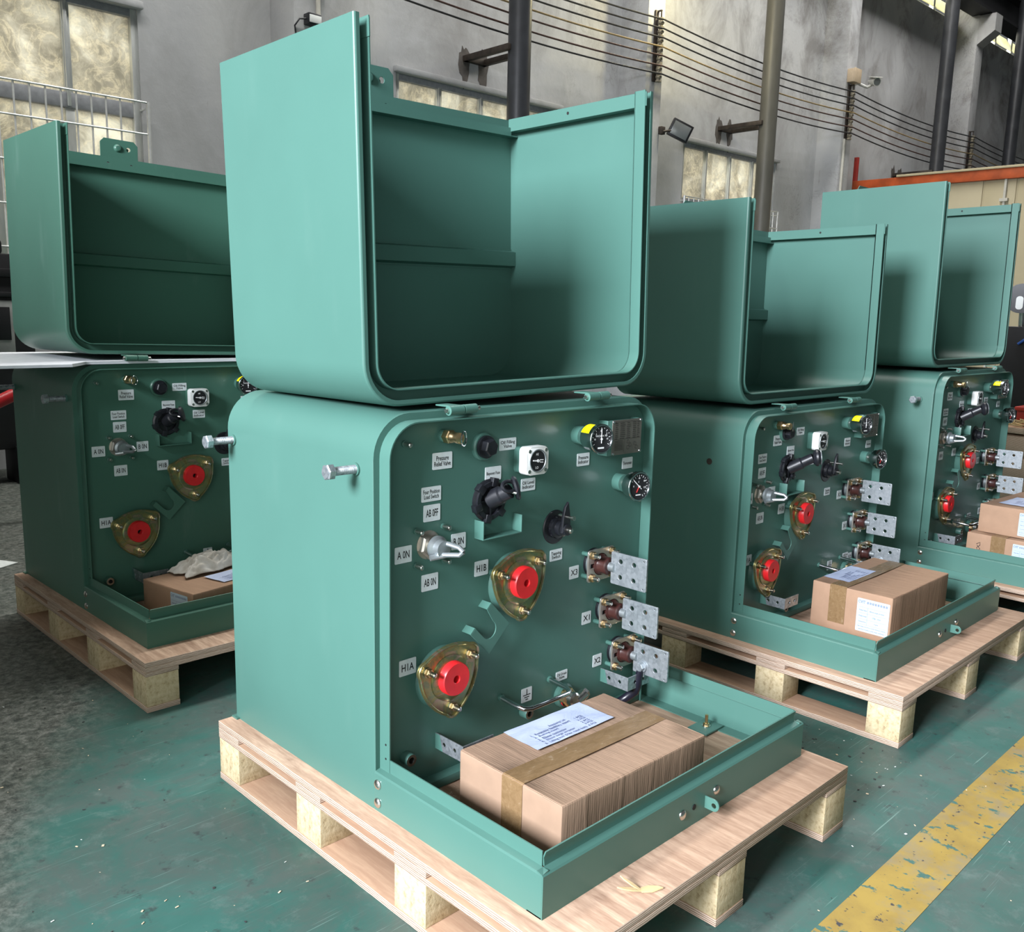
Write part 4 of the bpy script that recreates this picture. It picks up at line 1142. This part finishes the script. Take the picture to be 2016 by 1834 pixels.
LABELS = dict(prv=('Pressure\nRelief Valve', .051, .034), oil=('Oil Filling\nValve', .050, .026), fuse=('Bayonet Fuse', .046, .030), lvl=('Oil Level\nIndicator', .044, .028), prs=('Pressure\nIndicator', .043, .030),
              th=('Thermometer', .040, .028), four=('Four Position\nLoad Switch', .050, .030), aboff=('AB 0FF', .043, .034), aon=('A 0N', .042, .034), bon=('B 0N', .039, .034), abon=('AB 0N', .043, .035),
              H1B=('H1B', .039, .033), tap=('Tapping\nSwitch', .041, .027), X3=('X3', .033, .031), X1=('X1', .033, .031), X2=('X2', .033, .031), H1A=('H1A', .043, .034), gnd=('GROUND', .034, .034), drn=('Oil Drain\nValve', .040, .024))
GREENS = [GREEN, GREEN_OLD]

POS_M = dict(prv=(.167, .849), oil=(.349, .868), fuse=(.308, .808), lvl=(.415, .772), prs=(.597, .811), th=(.763, .787), four=(.139, .784), aboff=(.141, .745), aon=(.069, .670), bon=(.213, .675), abon=(.137, .601),
             H1B=(.279, .605), tap=(.514, .594), X3=(.579, .540), X1=(.631, .415), X2=(.679, .293), H1A=(.081, .433), gnd=(.429, .273), drn=(.548, .288),
             stud=(.070, .891), relief=(.168, .900), filler=(.276, .869), level=(.401, .832), pgauge=(.573, .872), tgauge=(.728, .744), plate=(.7205, .859), fusef=(.296, .752), switch=(.133, .680),
             sw_studs=((.092, .715), (.163, .715), (.092, .644), (.164, .644)), shelf=(.258, .676), hb=(.369, .5635), ha=(.170, .3955), tapc=(.507, .662), lv3=(.647, .554), lv1=(.699, .428), lv2=(.752, .304),
             hook=(.284, .475), bar=(.346, .290), drain=(.553, .238), nut=(.420, .235), nut2=(.076, .238), brk=(.158, .248), brk2=(.697, .250))
POS_A = dict(prv=(.204, .764), oil=(.347, .784), fuse=(.291, .724), lvl=(.450, .677), prs=(.695, .720), th=(.867, .699), four=(.118, .713), aboff=(.121, .667), aon=(.054, .591), bon=(.190, .598), abon=(.128, .520),
             H1B=(.260, .533), tap=(.571, .554), X3=(.666, .531), X1=(.731, .407), X2=(.795, .278), H1A=(.073, .390), gnd=(.64, .273), drn=(.76, .288),
             stud=(.080, .813), relief=(.182, .816), filler=(.240, .788), level=(.431, .748), pgauge=(.660, .793), tgauge=(.828, .655), plate=(.815, .775), fusef=(.275, .666), switch=(.115, .600),
             sw_studs=((.060, .638), (.137, .639), (.065, .565), (.139, .565)), shelf=(.238, .584), hb=(.352, .5095), ha=(.150, .3495), tapc=(.552, .631), lv3=(.722, .549), lv1=(.788, .421), lv2=(.852, .292),
             hook=(.278, .418), bar=(.556, .289), drain=(.76, .238), nut=(.63, .230), nut2=(.309, .185), brk=(.172, .245), brk2=(.80, .250))

def transformer(label, loc, rz, W, Ht, Dt, lidW, lidH, lidD, sillW, Ds, pos, g=0, lid_lean=0.0, lid_gap=0.0166, fuse_out=False, strap=True, bolts=(0.055, 0.545), needle=0.0):
    u = thing('transformer', label, 'transformer', loc, rz, 'green pad-mounted transformers on pallets')
    u['g'] = g
    G = GREENS[g]; zb = -0.15                                      # pos z values are above the floor; the unit stands at 0.15
    k = (round(W, 3), round(Ht, 3), g)
    obj('tank', cached(('tank',) + k, lambda: m_tank(W, Ht, Dt, G)), u)
    obj('front_panel', cached(('panel',) + k, lambda: m_panel(W, Ht, G)), u, (0, 0.0, 0))
    s = obj('sill', cached(('sill', sillW, Ds, g), lambda: m_sill(sillW, Ds, 0.082, G)), u)
    for z in (0.0585, 0.0185): obj('bolt', cached('carriage', m_carriage), s, (-0.0005, -0.0125, z), (0, 0, -PI / 2))
    for x, z in ((0.395, 0.036), (0.512, 0.046)): obj('bolt', cached('carriage', m_carriage), s, (x * sillW / 0.867, -Ds, z))
    def m_hole():
        b = MB(); b.lathe([(0.0, 0.0), (0.006, 0.0), (0.006, 0.001), (0, 0.001)], CAVITY, FY(), 16); return b.mesh('lock_hole')
    obj('lock_hole', cached('lockhole', m_hole), s, (0.434 * sillW / 0.867, -Ds - 0.0002, 0.038))
    obj('padlock_tab', cached(('ptab', g), lambda: m_tab(G)), s, (0.474 * sillW / 0.867, -Ds, 0.034))
    # lid, hinged up on top of the tank
    lid = obj('lid', cached(('lid', lidW, lidH, g), lambda: m_lid(lidW, lidH, lidD, G)), u)
    p = 0.0132
    lid.matrix_local = Tr(0, 0.0267, Ht + lid_gap) @ Tr(lidW / 2, 0, 0) @ Rx(-p) @ Ry(lid_lean) @ Tr(-lidW / 2, 0, 0)
    obj('rib', cached(('rib', lidW, g), lambda: m_rib(lidW, G)), lid, (0, lidD - 0.003, lidH * 0.465))
    obj('lock_bracket', cached(('ltab', g), lambda: m_locktab(G)), lid, (0.392 * lidW / 0.862, lidD + 0.004, lidH + 0.0))
    for x in (0.20, 0.615): obj('hinge', cached(('hinge', g), lambda: m_hinge(G)), lid, (x * lidW / 0.862, -0.052, -0.010))
    # fittings
    P = lambda n: (pos[n][0], 0, pos[n][1] + zb)
    for n, (txt, w, h) in LABELS.items():
        obj('label_plate', cached(('lab', n), lambda: m_label(txt, w, h)), u, P(n), (0, 0, 0), 'white label plate reading %s' % txt.replace('\n', ' ') if txt != 'GROUND' else 'white label plate with an earth symbol')
    obj('weld_stud', cached('pin', m_pin), u, P('stud'))
    for q in pos['sw_studs']: obj('weld_stud', cached('pin', m_pin), u, (q[0] + 0.008, 0, q[1] + zb - 0.002))
    v = obj('relief_valve', cached('prv', m_prv), u, P('relief'), (0, 0, 0), 'brass pressure relief valve with a pull ring'); obj('pull_ring', cached('ring', m_ring), v, (0.004, -0.062, 0), (0, 0, 0.5))
    obj('filler_plug', cached(('fill', g), lambda: m_filler(G)), u, P('filler'), (0, 0, 0), 'black hexagonal oil filler plug')
    v = obj('level_gauge', cached(('lvlg', g), lambda: m_level(G)), u, P('level'), (0, 0, 0), 'white square oil level gauge'); obj('dial', cached('lvld', m_leveldial), v)
    v = obj('pressure_gauge', cached('pgb', lambda: m_gaugebody(0.046, 0.034, 0.046, True)), u, P('pgauge'), (0, 0, -0.16), 'round chrome pressure gauge with a yellow sticker'); obj('dial', cached('pgd', lambda: m_dial(-0.087, 0.0298, 0.0, 'p')), v)
    v = obj('thermometer', cached('tgb', lambda: m_gaugebody(0.050, 0.0365, 0.032, False)), u, P('tgauge'), (0, 0, -0.14), 'round chrome dial thermometer'); obj('dial', cached('tgd', lambda: m_dial(-0.0775, 0.0318, 0.85, 't')), v)
    v = obj('nameplate', cached('npl', m_nameplate), u, P('plate'), (0, 0, 0), 'grey etched metal nameplate'); obj('bracket', cached(('nbr', g), lambda: m_namebracket(G)), v)
    v = obj('bayonet_fuse', cached('fuse', m_fuse), u, P('fusef'), (0, 0, 0), 'black bayonet fuse holder')
    obj('handle', cached('fusearm', m_fusearm) if fuse_out else cached('fusehandle', m_fusehandle), v)
    v = obj('load_switch', cached('switch', m_switch), u, P('switch'), (0, 0, 0), 'silver load switch'); obj('handle', cached('swh', m_swhandle), v)
    v = obj('tap_changer', cached('tap', m_tap), u, P('tapc'), (0, 0, 0), 'black tapping switch knob'); obj('pointer', cached('tapp', m_tappointer), v)
    obj('fuse_tray', cached(('shelf', g), lambda: m_shelf(G)), u, P('shelf'))
    obj('parking_bracket', cached(('hook', g), lambda: m_vhook(G)), u, P('hook'))
    obj('handle_bar', cached('bar', m_bar), u, P('bar'), (0, 0, 0), 'bent bright steel bar')
    obj('drain_valve', cached('drain', m_drain), u, P('drain'))
    for n in ('nut', 'nut2'): obj('ground_boss', cached(('gboss', g), lambda: m_nut(G)), u, P(n))
    for n in ('brk', 'brk2'): obj('arrester_bracket', cached('brk', m_bracket), u, P(n), (0, 0, 0), 'galvanised angle bracket with holes')
    hv_bushing(u, pos['hb'][0], pos['hb'][1] + zb, 'upper bushing with a red cap on a yellow zinc flange'); hv_bushing(u, pos['ha'][0], pos['ha'][1] + zb, 'lower bushing with a red cap on a yellow zinc flange')
    lv_bushing(u, pos['lv3'][0], pos['lv3'][1] + zb, 'top terminal with a flat holed spade'); lv_bushing(u, pos['lv1'][0], pos['lv1'][1] + zb, 'middle terminal with a flat holed spade'); lv_bushing(u, pos['lv2'][0], pos['lv2'][1] + zb, 'bottom terminal with a flat holed spade')
    for y in bolts: obj('lifting_bolt', cached('lbolt', m_liftbolt), u, (0, y, 0.691 * Ht / 0.8), (0, 0, 0), 'galvanised hexagon bolt on the tank side')
    if strap:
        x, z = pos['lv2'][0], pos['lv2'][1] + zb
        def m_strap():
            b = MB(35)
            b.tube([(-0.012, -0.092, -0.028), (-0.013, -0.090, -0.044), (-0.012, -0.086, -0.065), (-0.012, -0.08, -0.085), (-0.02, -0.062, -0.105), (-0.034, -0.052, -0.115), (-0.05, -0.045, -0.122)], [0.009, 0.0095, 0.012, 0.012, 0.011, 0.010, 0.010], RUBBER, 12)
            b.cyl(0.015, 0.004, 0.008, GALV, align((0, -0.091, -0.019), (-1, 0, 0)), 20); b.hexa(0.0115, 0.008, 0.017, GALV, align((0, -0.091, -0.019), (-1, 0, 0)))
            b.box(-0.008, -0.004, -0.101, -0.081, -0.044, -0.02, GALV, 0.001)
            return b.mesh('ground_strap')
        obj('ground_strap', cached('strap', m_strap), u, (x, 0, z), (0, 0, 0), 'black cable strap bolted to the lowest spade')
    # hold-down foot bolted to the right side of the sill
    def m_foot():
        b = MB(30); b.box(-0.075, 0, -0.055, 0.0, 0, 0.005, G, 0.001); b.cyl(0.004, 0.005, 0.034, BRASS, Tr(-0.035, -0.027, 0), 12); b.cyl(0.011, 0.005, 0.007, STEEL, Tr(-0.035, -0.027, 0), 18); b.hexa(0.008, 0.007, 0.013, BRASS, Tr(-0.035, -0.027, 0)); return b.mesh('hold_down_foot')
    obj('hold_down_foot', cached(('foot', g), m_foot), u, (sillW - 0.012, -0.215, 0.0026))
    return u

# ------------------------------------------------------------------ pallets
def pallet(label, x0, x1, y0, y1):
    t = thing('pallet', label, 'pallet', (x0, y0, 0), 0, 'wooden pallets under the transformers')
    W, D = x1 - x0, y1 - y0
    kb = ('p', round(W, 3), round(D, 3))
    def bx(key, name, a, b_, c, d, e, f, m, loc=(0, 0, 0), label=None):
        def fn():
            b = MB(30); b.box(a, b_, c, d, e, f, m, 0.0012); return b.mesh(name)
        return obj(name, cached(kb + (key,), fn), t, loc, (0, 0, 0), label)
    bw = 0.097
    ys = [0.0, (D - bw) / 3 + 0.0, 2 * (D - bw) / 3, D - bw]
    xs = [0.0, (W - bw) / 2, W - bw]
    bx('deck', 'deck', 0, W, 0, D, 0.135, 0.150, PLY)
    for y in ys: bx('bat', 'batten', 0, W, 0, bw, 0.1205, 0.1348, PLYX, (0, y, 0))
    for x in xs:
        bx('str', 'stringer_board', 0, bw, 0, D, 0.107, 0.1203, PLYB, (x, 0, 0))
        bx('bot', 'bottom_board', 0, bw, 0, D, 0.0, 0.0165, PLYB, (x, 0, 0))
        for y in ys: bx('blk', 'block', 0.001, bw - 0.001, 0.001, bw - 0.001, 0.0167, 0.1068, BLOCK, (x, y, 0))
    return t
pallet('pallet under the nearest transformer, with splinters on its front edge', -0.043, 0.902, -0.571, 0.583)
pallet('pallet under the leftmost transformer', -0.025, 0.92, 1.055, 2.215)
pallet('pallet under the second transformer from right, beside the yellow line', 1.387, 2.455, -0.492, 0.665)
pallet('pallet under the rightmost transformer, mostly hidden', 2.74, 3.70, -0.53, 0.64)

# ------------------------------------------------------------------ the four transformers
tm = transformer('nearest and brightest green transformer, large in the centre, lid open upwards', (0, 0, 0.15), 0, .845, .80, .5715, .862, .70, .494, .867, .4717, POS_M, 0, -0.0194)
tl = transformer('darker green leftmost transformer with foam sheet under its lid', (.0197, 1.629, 0.15), 0.0128, .845, .80, .5715, .862, .70, .494, .867, .4717, POS_M, 1, 0.0205, 0.0235)
ta = transformer('shorter, wider green transformer just right of the nearest one, one box in its sill', (1.431, .083, 0.15), 0, .94, .716, .5715, .948, .615, .494, .982, .478, POS_A, 0, 0.0, 0.0166, True, True, ())
tb = transformer('green transformer at the far right with two boxes stacked in its sill', (2.79, .05, 0.15), 0, .86, .80, .5715, .885, .728, .52, .885, .4717, POS_M, 0, 0.0, 0.0166, True, True, (0.055,))
# plugged bolt hole on the shorter unit
mb = MB(30); mb.cyl(0.010, 0, 0.0012, RUST, align((0, 0, 0), (-1, 0, 0)), 16); obj('plugged_hole', mb.mesh('plugged_hole'), ta, (-0.0003, 0.115, 0.55))

# ------------------------------------------------------------------ foam sheet under the left lid
mb = MB(30)
mb.prism([(-0.30, 1.49), (-0.016, 1.505), (0.06, 1.61), (0.88, 1.636), (0.88, 2.24), (-0.30, 2.24)], 0.0, 0.009, FOAM, Matrix(), 0.002)
thing('foam_sheet', 'thin white foam sheet between tank and lid of the leftmost transformer', 'foam sheet', (0, 0, 0.9512), 0, None, mb.mesh('foam_sheet'))

# ------------------------------------------------------------------ cardboard boxes
def rough_box(mb, w, d, h, m, seed, sag=0.004):
    rnd = random.Random(seed)
    b = bmesh.new(); bmesh.ops.create_cube(b, size=1.0)
    for v in b.verts: v.co = Vector((v.co.x * w, v.co.y * d, (v.co.z + 0.5) * h))
    bmesh.ops.bevel(b, geom=b.edges[:], offset=0.004, segments=2, affect='EDGES', profile=0.6)
    bmesh.ops.subdivide_edges(b, edges=b.edges[:], cuts=5, use_grid_fill=True)
    for v in b.verts:
        if v.co.z > 0.02 * h + 0.006:
            v.co.z += rnd.uniform(-0.0006, 0.0006) - (sag * (1 - (2 * v.co.x / w) ** 2) * (1 - (2 * v.co.y / d) ** 2) if v.co.z > h * 0.97 else 0)
    mb.merge(b, m)
CLAB = ['Accessories List:', '1.  Rotatable feedthru insert     1 PCS', '2.  Bushing insert                     2 PCS', '3.  Elbow connector                 2 PCS', '4.  Elbow surge arrester           2 PCS', '5.  Lifting bolt (Hex. head bolt)  4 PCS']
def carton(label, loc, rz, w, d, h, m, tape_y, paper=None, sticker=None, seed=1, tape_end=True):
    t = thing('cardboard_box', label, 'box', loc, rz, 'cardboard boxes in the transformer sills')
    mb = MB(30); rough_box(mb, w, d, h, m, seed); obj('carton', mb.mesh('carton'), t)
    if tape_y is not None:
        mb = MB(30)
        tw = 0.028
        pts = [(-w / 2 - 0.0008, h * 0.18), (-w / 2 - 0.0008, h - 0.003), (-w / 2 + 0.004, h + 0.0008), (0, h + 0.0004), (w / 2 - 0.004, h + 0.0008), (w / 2 + 0.0008, h - 0.003), (w / 2 + 0.0008, h * 0.3)]
        M = Tr(0, tape_y + tw, 0) @ Rx(PI / 2)
        mb.sheet(pts, 0.0005, 0, 2 * tw, TAPE, M); obj('tape', mb.mesh('tape'), t)
        mb = MB(30); mb.box(-w / 2 + 0.002, w / 2 - 0.002, tape_y - 0.0008, tape_y + 0.0008, h - 0.004, h + 0.0003, CAVITY); obj('flap_seam', mb.mesh('flap_seam'), t)
    if paper:
        px, py, pw, ph, pr = paper
        mb = MB(30)
        b = bmesh.new(); bmesh.ops.create_grid(b, x_segments=22, y_segments=12, size=0.5)
        for v in b.verts:
            x, y = v.co.x, v.co.y
            v.co = Vector((x * pw, y * ph, 0.0012 + 0.0012 * abs(math.sin(7 * x + 3 * y) * math.cos(9 * y - 4 * x))))
        M = Tr(px, py, h) @ Rz(pr)
        mb.merge(b, PAPER, M)
        for i, s in enumerate(CLAB):
            ln = 0.16 * len(CLAB[3]) / 30
            mb.text(s, BLUEINK, M @ Tr(-0.01 if i else 0.0, 0.10 * ph - i * 0.105 * ph, 0.0029), pw * (0.66 if i else 0.22), ph * 0.075)
        obj('packing_list', mb.mesh('packing_list'), t, (0, 0, 0), (0, 0, 0), 'white printed sheet taped on top')
    if sticker:
        sy, sz, sw, sh = sticker
        mb = MB(30)
        M = Matrix(((0, 0, -1, -w / 2 - 0.0012), (-1, 0, 0, sy), (0, 1, 0, sz), (0, 0, 0, 1)))
        mb.plate([rrect(sw, sh, 0.003, 3)], 0.0006, STICKER, M)
        Mi = M @ Tr(0, 0, 0.0005)
        mb.text('CVIT', BLUEINK, Mi @ Tr(-sw * 0.36, sh * 0.40, 0), sw * 0.22, sh * 0.09)
        for i in range(8):
            xx = -sw * 0.17 + i * sw * 0.082
            mb.box(xx - sw * 0.024, xx + sw * 0.024, sh * 0.365, sh * 0.43, 0, 0.0002, BLUEINK, 0, Mi)
            mb.box(xx - sw * 0.003, xx + sw * 0.008, sh * 0.37, sh * 0.425, 0, 0.0003, STICKER, 0, Mi)
        for yy in (0.24, 0.06, -0.12, -0.28): mb.box(-sw * 0.43, sw * 0.43, sh * yy, sh * yy + 0.0004, 0, 0.0002, BLUEINK, 0, Mi)
        mb.box(-sw * 0.16, -sw * 0.155, -sh * 0.28, sh * 0.24, 0, 0.0002, BLUEINK, 0, Mi)
        for i, (a, c) in enumerate((('Product Name', 'Elbow surge arrester'), ('Product model', '17/50 - 15 kV'), ('Quantity', '3 pcs'))):
            yy = sh * (0.15 - 0.175 * i)
            mb.text(a, BLUEINK, Mi @ Tr(-sw * 0.30, yy, 0), sw * 0.24, sh * 0.045); mb.text(c, BLUEINK, Mi @ Tr(sw * 0.13, yy, 0), sw * (0.46 if i == 0 else 0.26 if i == 1 else 0.12), sh * 0.05)
        mb.text('High-voltage accessories for power distribution networks', BLUEINK, Mi @ Tr(0, -sh * 0.345, 0), sw * 0.88, sh * 0.04); mb.text('service hotline and web address', BLUEINK, Mi @ Tr(0, -sh * 0.425, 0), sw * 0.8, sh * 0.035)
        obj('shipping_label', mb.mesh('shipping_label'), t, (0, 0, 0), (0, 0, 0), 'white shipping label on the box end')
    return t
carton('ribbed brown cardboard box with a white list on top, in the nearest sill', (.330, -.272, .1526), -0.02, .432, .283, .134, CARD, -0.012, (0.015, .088, .232, .102, 0.0), None, 3)
carton('taped cardboard box in the shorter transformer, white shipping label on its end', (1.972, -.158, .1526), 0.0, .448, .268, .150, CARD2, 0.045, (-.06, .085, .20, .09, 0.0), (-.075, .075, .105, .108), 5)
carton('cardboard box in the leftmost sill, under the dirty rag', (.398, 1.405, .1532), 0.178, .44, .265, .107, CARD2, None, (.02, -.045, .20, .10, 0.05), (-.062, .045, .088, .100), 6)
b1 = carton('lower cardboard box of two stacked in the far right sill, handwriting on its end', (3.180, -.215, .1526), -0.05, .44, .25, .140, CARD2, 0.0, None, (-.10, .075, .085, .10), 8)
carton('upper cardboard box of two stacked in the far right sill', (3.225, -.240, .2938), -0.06, .44, .25, .118, CARD2, None, (-.05, 0.03, .20, .10, 0.0), (-.075, .058, .085, .095), 9)
mb = MB(30)
Mh = Matrix(((0, 0, -1, -.2215), (-1, 0, 0, .075), (0, 1, 0, .075), (0, 0, 0, 1)))
for st in ([(-.008, .022), (.006, .030), (.006, .018), (-.006, .006), (-.002, -.004), (.008, .002), (-.006, .018)], [(.008, -.008), (.009, -.010)], [(.012, -.014), (.018, -.024), (.026, -.018), (.030, -.030)]):
    mb.tube([Mh @ Vector((x, y, 0)) for x, y in st], 0.0011, INK, 6)
obj('handwriting', mb.mesh('handwriting'), b1, (0, 0, 0), (0, 0, 0), 'black handwritten 8.4')

# rag on the left box
b = bmesh.new(); bmesh.ops.create_grid(b, x_segments=70, y_segments=50, size=0.5)
from mathutils import noise as mn
for v in b.verts:
    x, y = v.co.x, v.co.y
    e = max(abs(x), abs(y)) * 2
    ang = math.atan2(y, x)
    shrink = 1 + 0.10 * math.sin(3 * ang + 1) + 0.06 * math.sin(7 * ang)
    fold = abs(mn.noise(Vector((x * 5, y * 7, 0.3)))) * 0.026 + abs(math.sin(16 * x + 7 * mn.noise(Vector((x * 3, y * 4, 2))))) * 0.010
    dome = 0.036 * max(0, 1 - e ** 2.2)
    v.co = Vector((x * 0.235 * shrink, y * 0.105 * shrink, 0.004 + dome + fold * max(0.15, 1 - e ** 4)))
mb = MB(60); mb.merge(b, CLOTH)
rag = thing('cotton_rag', 'crumpled dirty white cotton rag on the box in the leftmost transformer', 'rag', (.375, 1.475, .2615), 0.178, None, mb.mesh('cotton_rag'))
sol = rag.modifiers.new('thickness', 'SOLIDIFY'); sol.thickness = 0.003

# ------------------------------------------------------------------ splinters, chips, litter
t = thing('wood_splinter', 'split wood splinter on the front edge of the nearest pallet', 'splinter', (.185, -.535, .1506), 0.0)
for n, a, b_, w in (('sliver', (0, 0, 0.002), (-0.035, 0.025, 0.010), 0.0045), ('sliver', (0, 0, 0.002), (-0.012, 0.038, 0.016), 0.0035), ('sliver', (0.0, 0.0, 0.002), (0.035, -0.022, 0.003), 0.009)):
    mb = MB(30); d = Vector(b_) - Vector(a); L_ = d.length
    mb.prism([(-w * 0.6, 0), (w * 0.6, 0), (w, L_ * 0.45), (w * 0.25, L_), (-w * 0.5, L_ * 0.8), (-w, L_ * 0.4)], -0.0012, 0.0012, STRAW, align(a, d) @ Rx(PI / 2) @ Rz(PI) @ Matrix.Identity(4) if False else Matrix.Translation(a) @ Rz(math.atan2(d.y, d.x) - PI / 2) @ Rx(math.asin(d.z / L_)))
    obj('sliver', mb.mesh('sliver'), t)
def scatter(name, n, region, size, mats, z, seed):
    rnd = random.Random(seed); mb = MB(30)
    for i in range(n):
        x, y = region(rnd); s = rnd.uniform(*size); a = rnd.uniform(0, PI); k = rnd.uniform(0.25, 0.8)
        mb.box(-s, s, -s * k, s * k, 0, s * 0.25, rnd.choice(mats), 0, Tr(x, y, z) @ Rz(a) @ Rx(rnd.uniform(-0.1, 0.1)))
    o = obj(name, mb.mesh(name)); o['kind'] = 'stuff'; return o
CHIP = simple('wood_chip', (0.60, 0.50, 0.36), 0.8, 0, 0.3, 50)
CHIPW = simple('paper_scrap', (0.66, 0.70, 0.68), 0.7, 0, 0.1, 50)
CHIPD = simple('dark_scrap', (0.035, 0.035, 0.038), 0.7, 0, 0.3, 50)
o = scatter('floor_litter', 420, lambda r: r.choice(((r.uniform(-1.2, 2.6), r.uniform(-1.1, -0.60)), (r.uniform(-0.9, -0.08), r.uniform(-0.5, 1.6)), (r.uniform(0.93, 1.36), r.uniform(-0.6, 0.3)))), (0.0008, 0.0036), [CHIP, CHIPW, CHIPD, CHIPD, CHIP], 0.001, 11)
o['label'] = 'small wood chips and paper scraps scattered on the green floor'; o['category'] = 'litter'
o = scatter('sawdust', 160, lambda r: (r.gauss(.13, .05), r.gauss(-.09, .035)), (0.0008, 0.0022), [CHIP], 0.1502, 12)
o['label'] = 'pale sawdust on the pallet beside the nearest box'; o['category'] = 'sawdust'

# ------------------------------------------------------------------ far left: black machine, red tube
t = thing('black_machine', 'black steel machine frame with a lifting eye, behind the leftmost transformer', 'machine', (0.2, 5.0, 0))
mb = MB(30); mb.box(-0.9, 0.72, -0.12, 0.34, 0.22, 1.42, BLACKSTEEL, 0.01); mb.box(-0.9, 0.74, -0.14, 0.34, 1.28, 1.33, BLACKSTEEL, 0.004); mb.box(-0.9, 0.74, -0.15, -0.12, 1.16, 1.19, BLACKSTEEL, 0.004); obj('body', mb.mesh('body'), t)
mb = MB(30); mb.plate([rrect(0.15, 0.10, 0.03, 5), circ(0.0, 0.01, 0.022, 18)], 0.012, BLACKSTEEL, FY(0.50, -0.08, 1.46), 0.002); obj('lifting_eye', mb.mesh('lifting_eye'), t)
mb = MB(30); mb.box(0.44, 0.60, -0.14, -0.12, 0.80, 1.14, GREYPLATE, 0.004); mb.box(0.46, 0.58, -0.145, -0.138, 0.9, 1.10, BLACKSTEEL, 0.002); obj('access_plate', mb.mesh('access_plate'), t)
for x in (-0.75, 0.56):
    mb = MB(30); mb.box(x, x + 0.16, -0.16, 0.1, 0, 0.24, BLACKSTEEL, 0.006); mb.cyl(0.02, 0, 0.03, STEEL, FY(x + 0.08, -0.16, 0.14), 14); obj('foot', mb.mesh('foot'), t)
mb = MB(30); mb.rod((0.02, 3.62, 0.50), (0.60, 3.72, 0.74), 0.032, REDTUBE, 16); mb.rod((0.02, 3.62, 0.0), (0.02, 3.62, 0.50), 0.02, BLACKSTEEL, 10); mb.rod((0.60, 3.72, 0.0), (0.60, 3.72, 0.74), 0.02, BLACKSTEEL, 10)
thing('red_guard_tube', 'red tube behind the tank of the leftmost transformer', 'tube', (0, 0, 0), 0, None, mb.mesh('red_guard_tube'))
mb = MB(30); mb.box(-0.05, 0.05, -0.09, 0.09, 0, 0.003, CHIPW, 0, Rz(0.5)); thing('paper_scrap', 'white paper scrap on the floor by the left edge', 'paper', (0.10, 2.98, 0.0015), 0, None, mb.mesh('paper_scrap'))

# ------------------------------------------------------------------ far right: test stand, crates
t = thing('test_stand', 'dark blue-black slab stand at the right edge behind the far transformer', 'stand', (6.0, 0.72, 0))
mb = MB(30); mb.box(0, 0.35, -0.30, 0.13, 0, 1.14, BLACKSTEEL, 0.01); obj('column', mb.mesh('column'), t)
mb = MB(30); mb.cyl(0.10, -0.02, 0.03, BLACK, align((-0.02, 0.03, 1.33), (-1, -0.3, 0)), 28); mb.rod((0.05, 0.03, 1.12), (0.02, 0.03, 1.28), 0.02, STEEL); obj('pressure_dial', mb.mesh('pressure_dial'), t)
mb = MB(30); mb.plate([rrect(0.09, 0.045, 0.02)], 0.004, WHITE, align((-0.052, 0.03, 1.30), (-1, -0.3, 0)) @ Rz(PI / 2)); obj('dial_label', mb.mesh('dial_label'), t)
BLUEHOSE = simple('blue_hose', (0.03, 0.10, 0.38), 0.4, 0, 0.1, 20)
mb = MB(30); mb.tube([(-0.01, 0.02, 1.02), (-0.03, -0.06, 1.08), (-0.02, -0.16, 1.14), (-0.01, -0.25, 1.12)], 0.009, BLUEHOSE, 8); obj('hose', mb.mesh('hose'), t)
t = thing('wooden_crate', 'plank-topped wooden crate at the right edge behind the spade terminals', 'crate', (5.35, 0.02, 0), -0.1)
mb = MB(30); mb.box(0, 0.5, 0, 0.60, 0.46, 0.50, PLYB, 0.004); obj('top', mb.mesh('top'), t)
mb = MB(30)
for k in range(3): mb.box(0.01, 0.03, 0, 0.62, 0.03 + k * 0.145, 0.155 + k * 0.145, PLYB, 0.003)
mb.box(0.03, 0.5, 0.0, 0.60, 0.03, 0.45, PLYB, 0.003); obj('side_boards', mb.mesh('side_boards'), t)
t = thing('red_bin', 'small red bin on the wooden crate at the right edge', 'bin', (5.50, 0.29, 0.502))
mb = MB(30); mb.box(0, 0.30, 0, 0.26, 0.0, 0.12, REDPAINT, 0.01); obj('tub', mb.mesh('tub'), t)
mb = MB(30); mb.box(-0.012, 0.312, -0.012, 0.272, 0.10, 0.125, REDPAINT, 0.005); obj('rim', mb.mesh('rim'), t)
rnd = random.Random(4); mb = MB(30)
for i in range(60):
    a = Vector((5.44 + rnd.uniform(-.03, .05), 0.34 + rnd.uniform(-.24, .2), 0.505 + rnd.uniform(0, .03))); mb.rod(a, a + Vector((rnd.uniform(-.12, .12), rnd.uniform(-.2, .2), rnd.uniform(0, .04))), 0.004, STRAW, 5)
o = obj('packing_straw', mb.mesh('packing_straw')); o['kind'] = 'stuff'; o['label'] = 'loose packing straw lying on the wooden crate at the right edge'; o['category'] = 'straw'
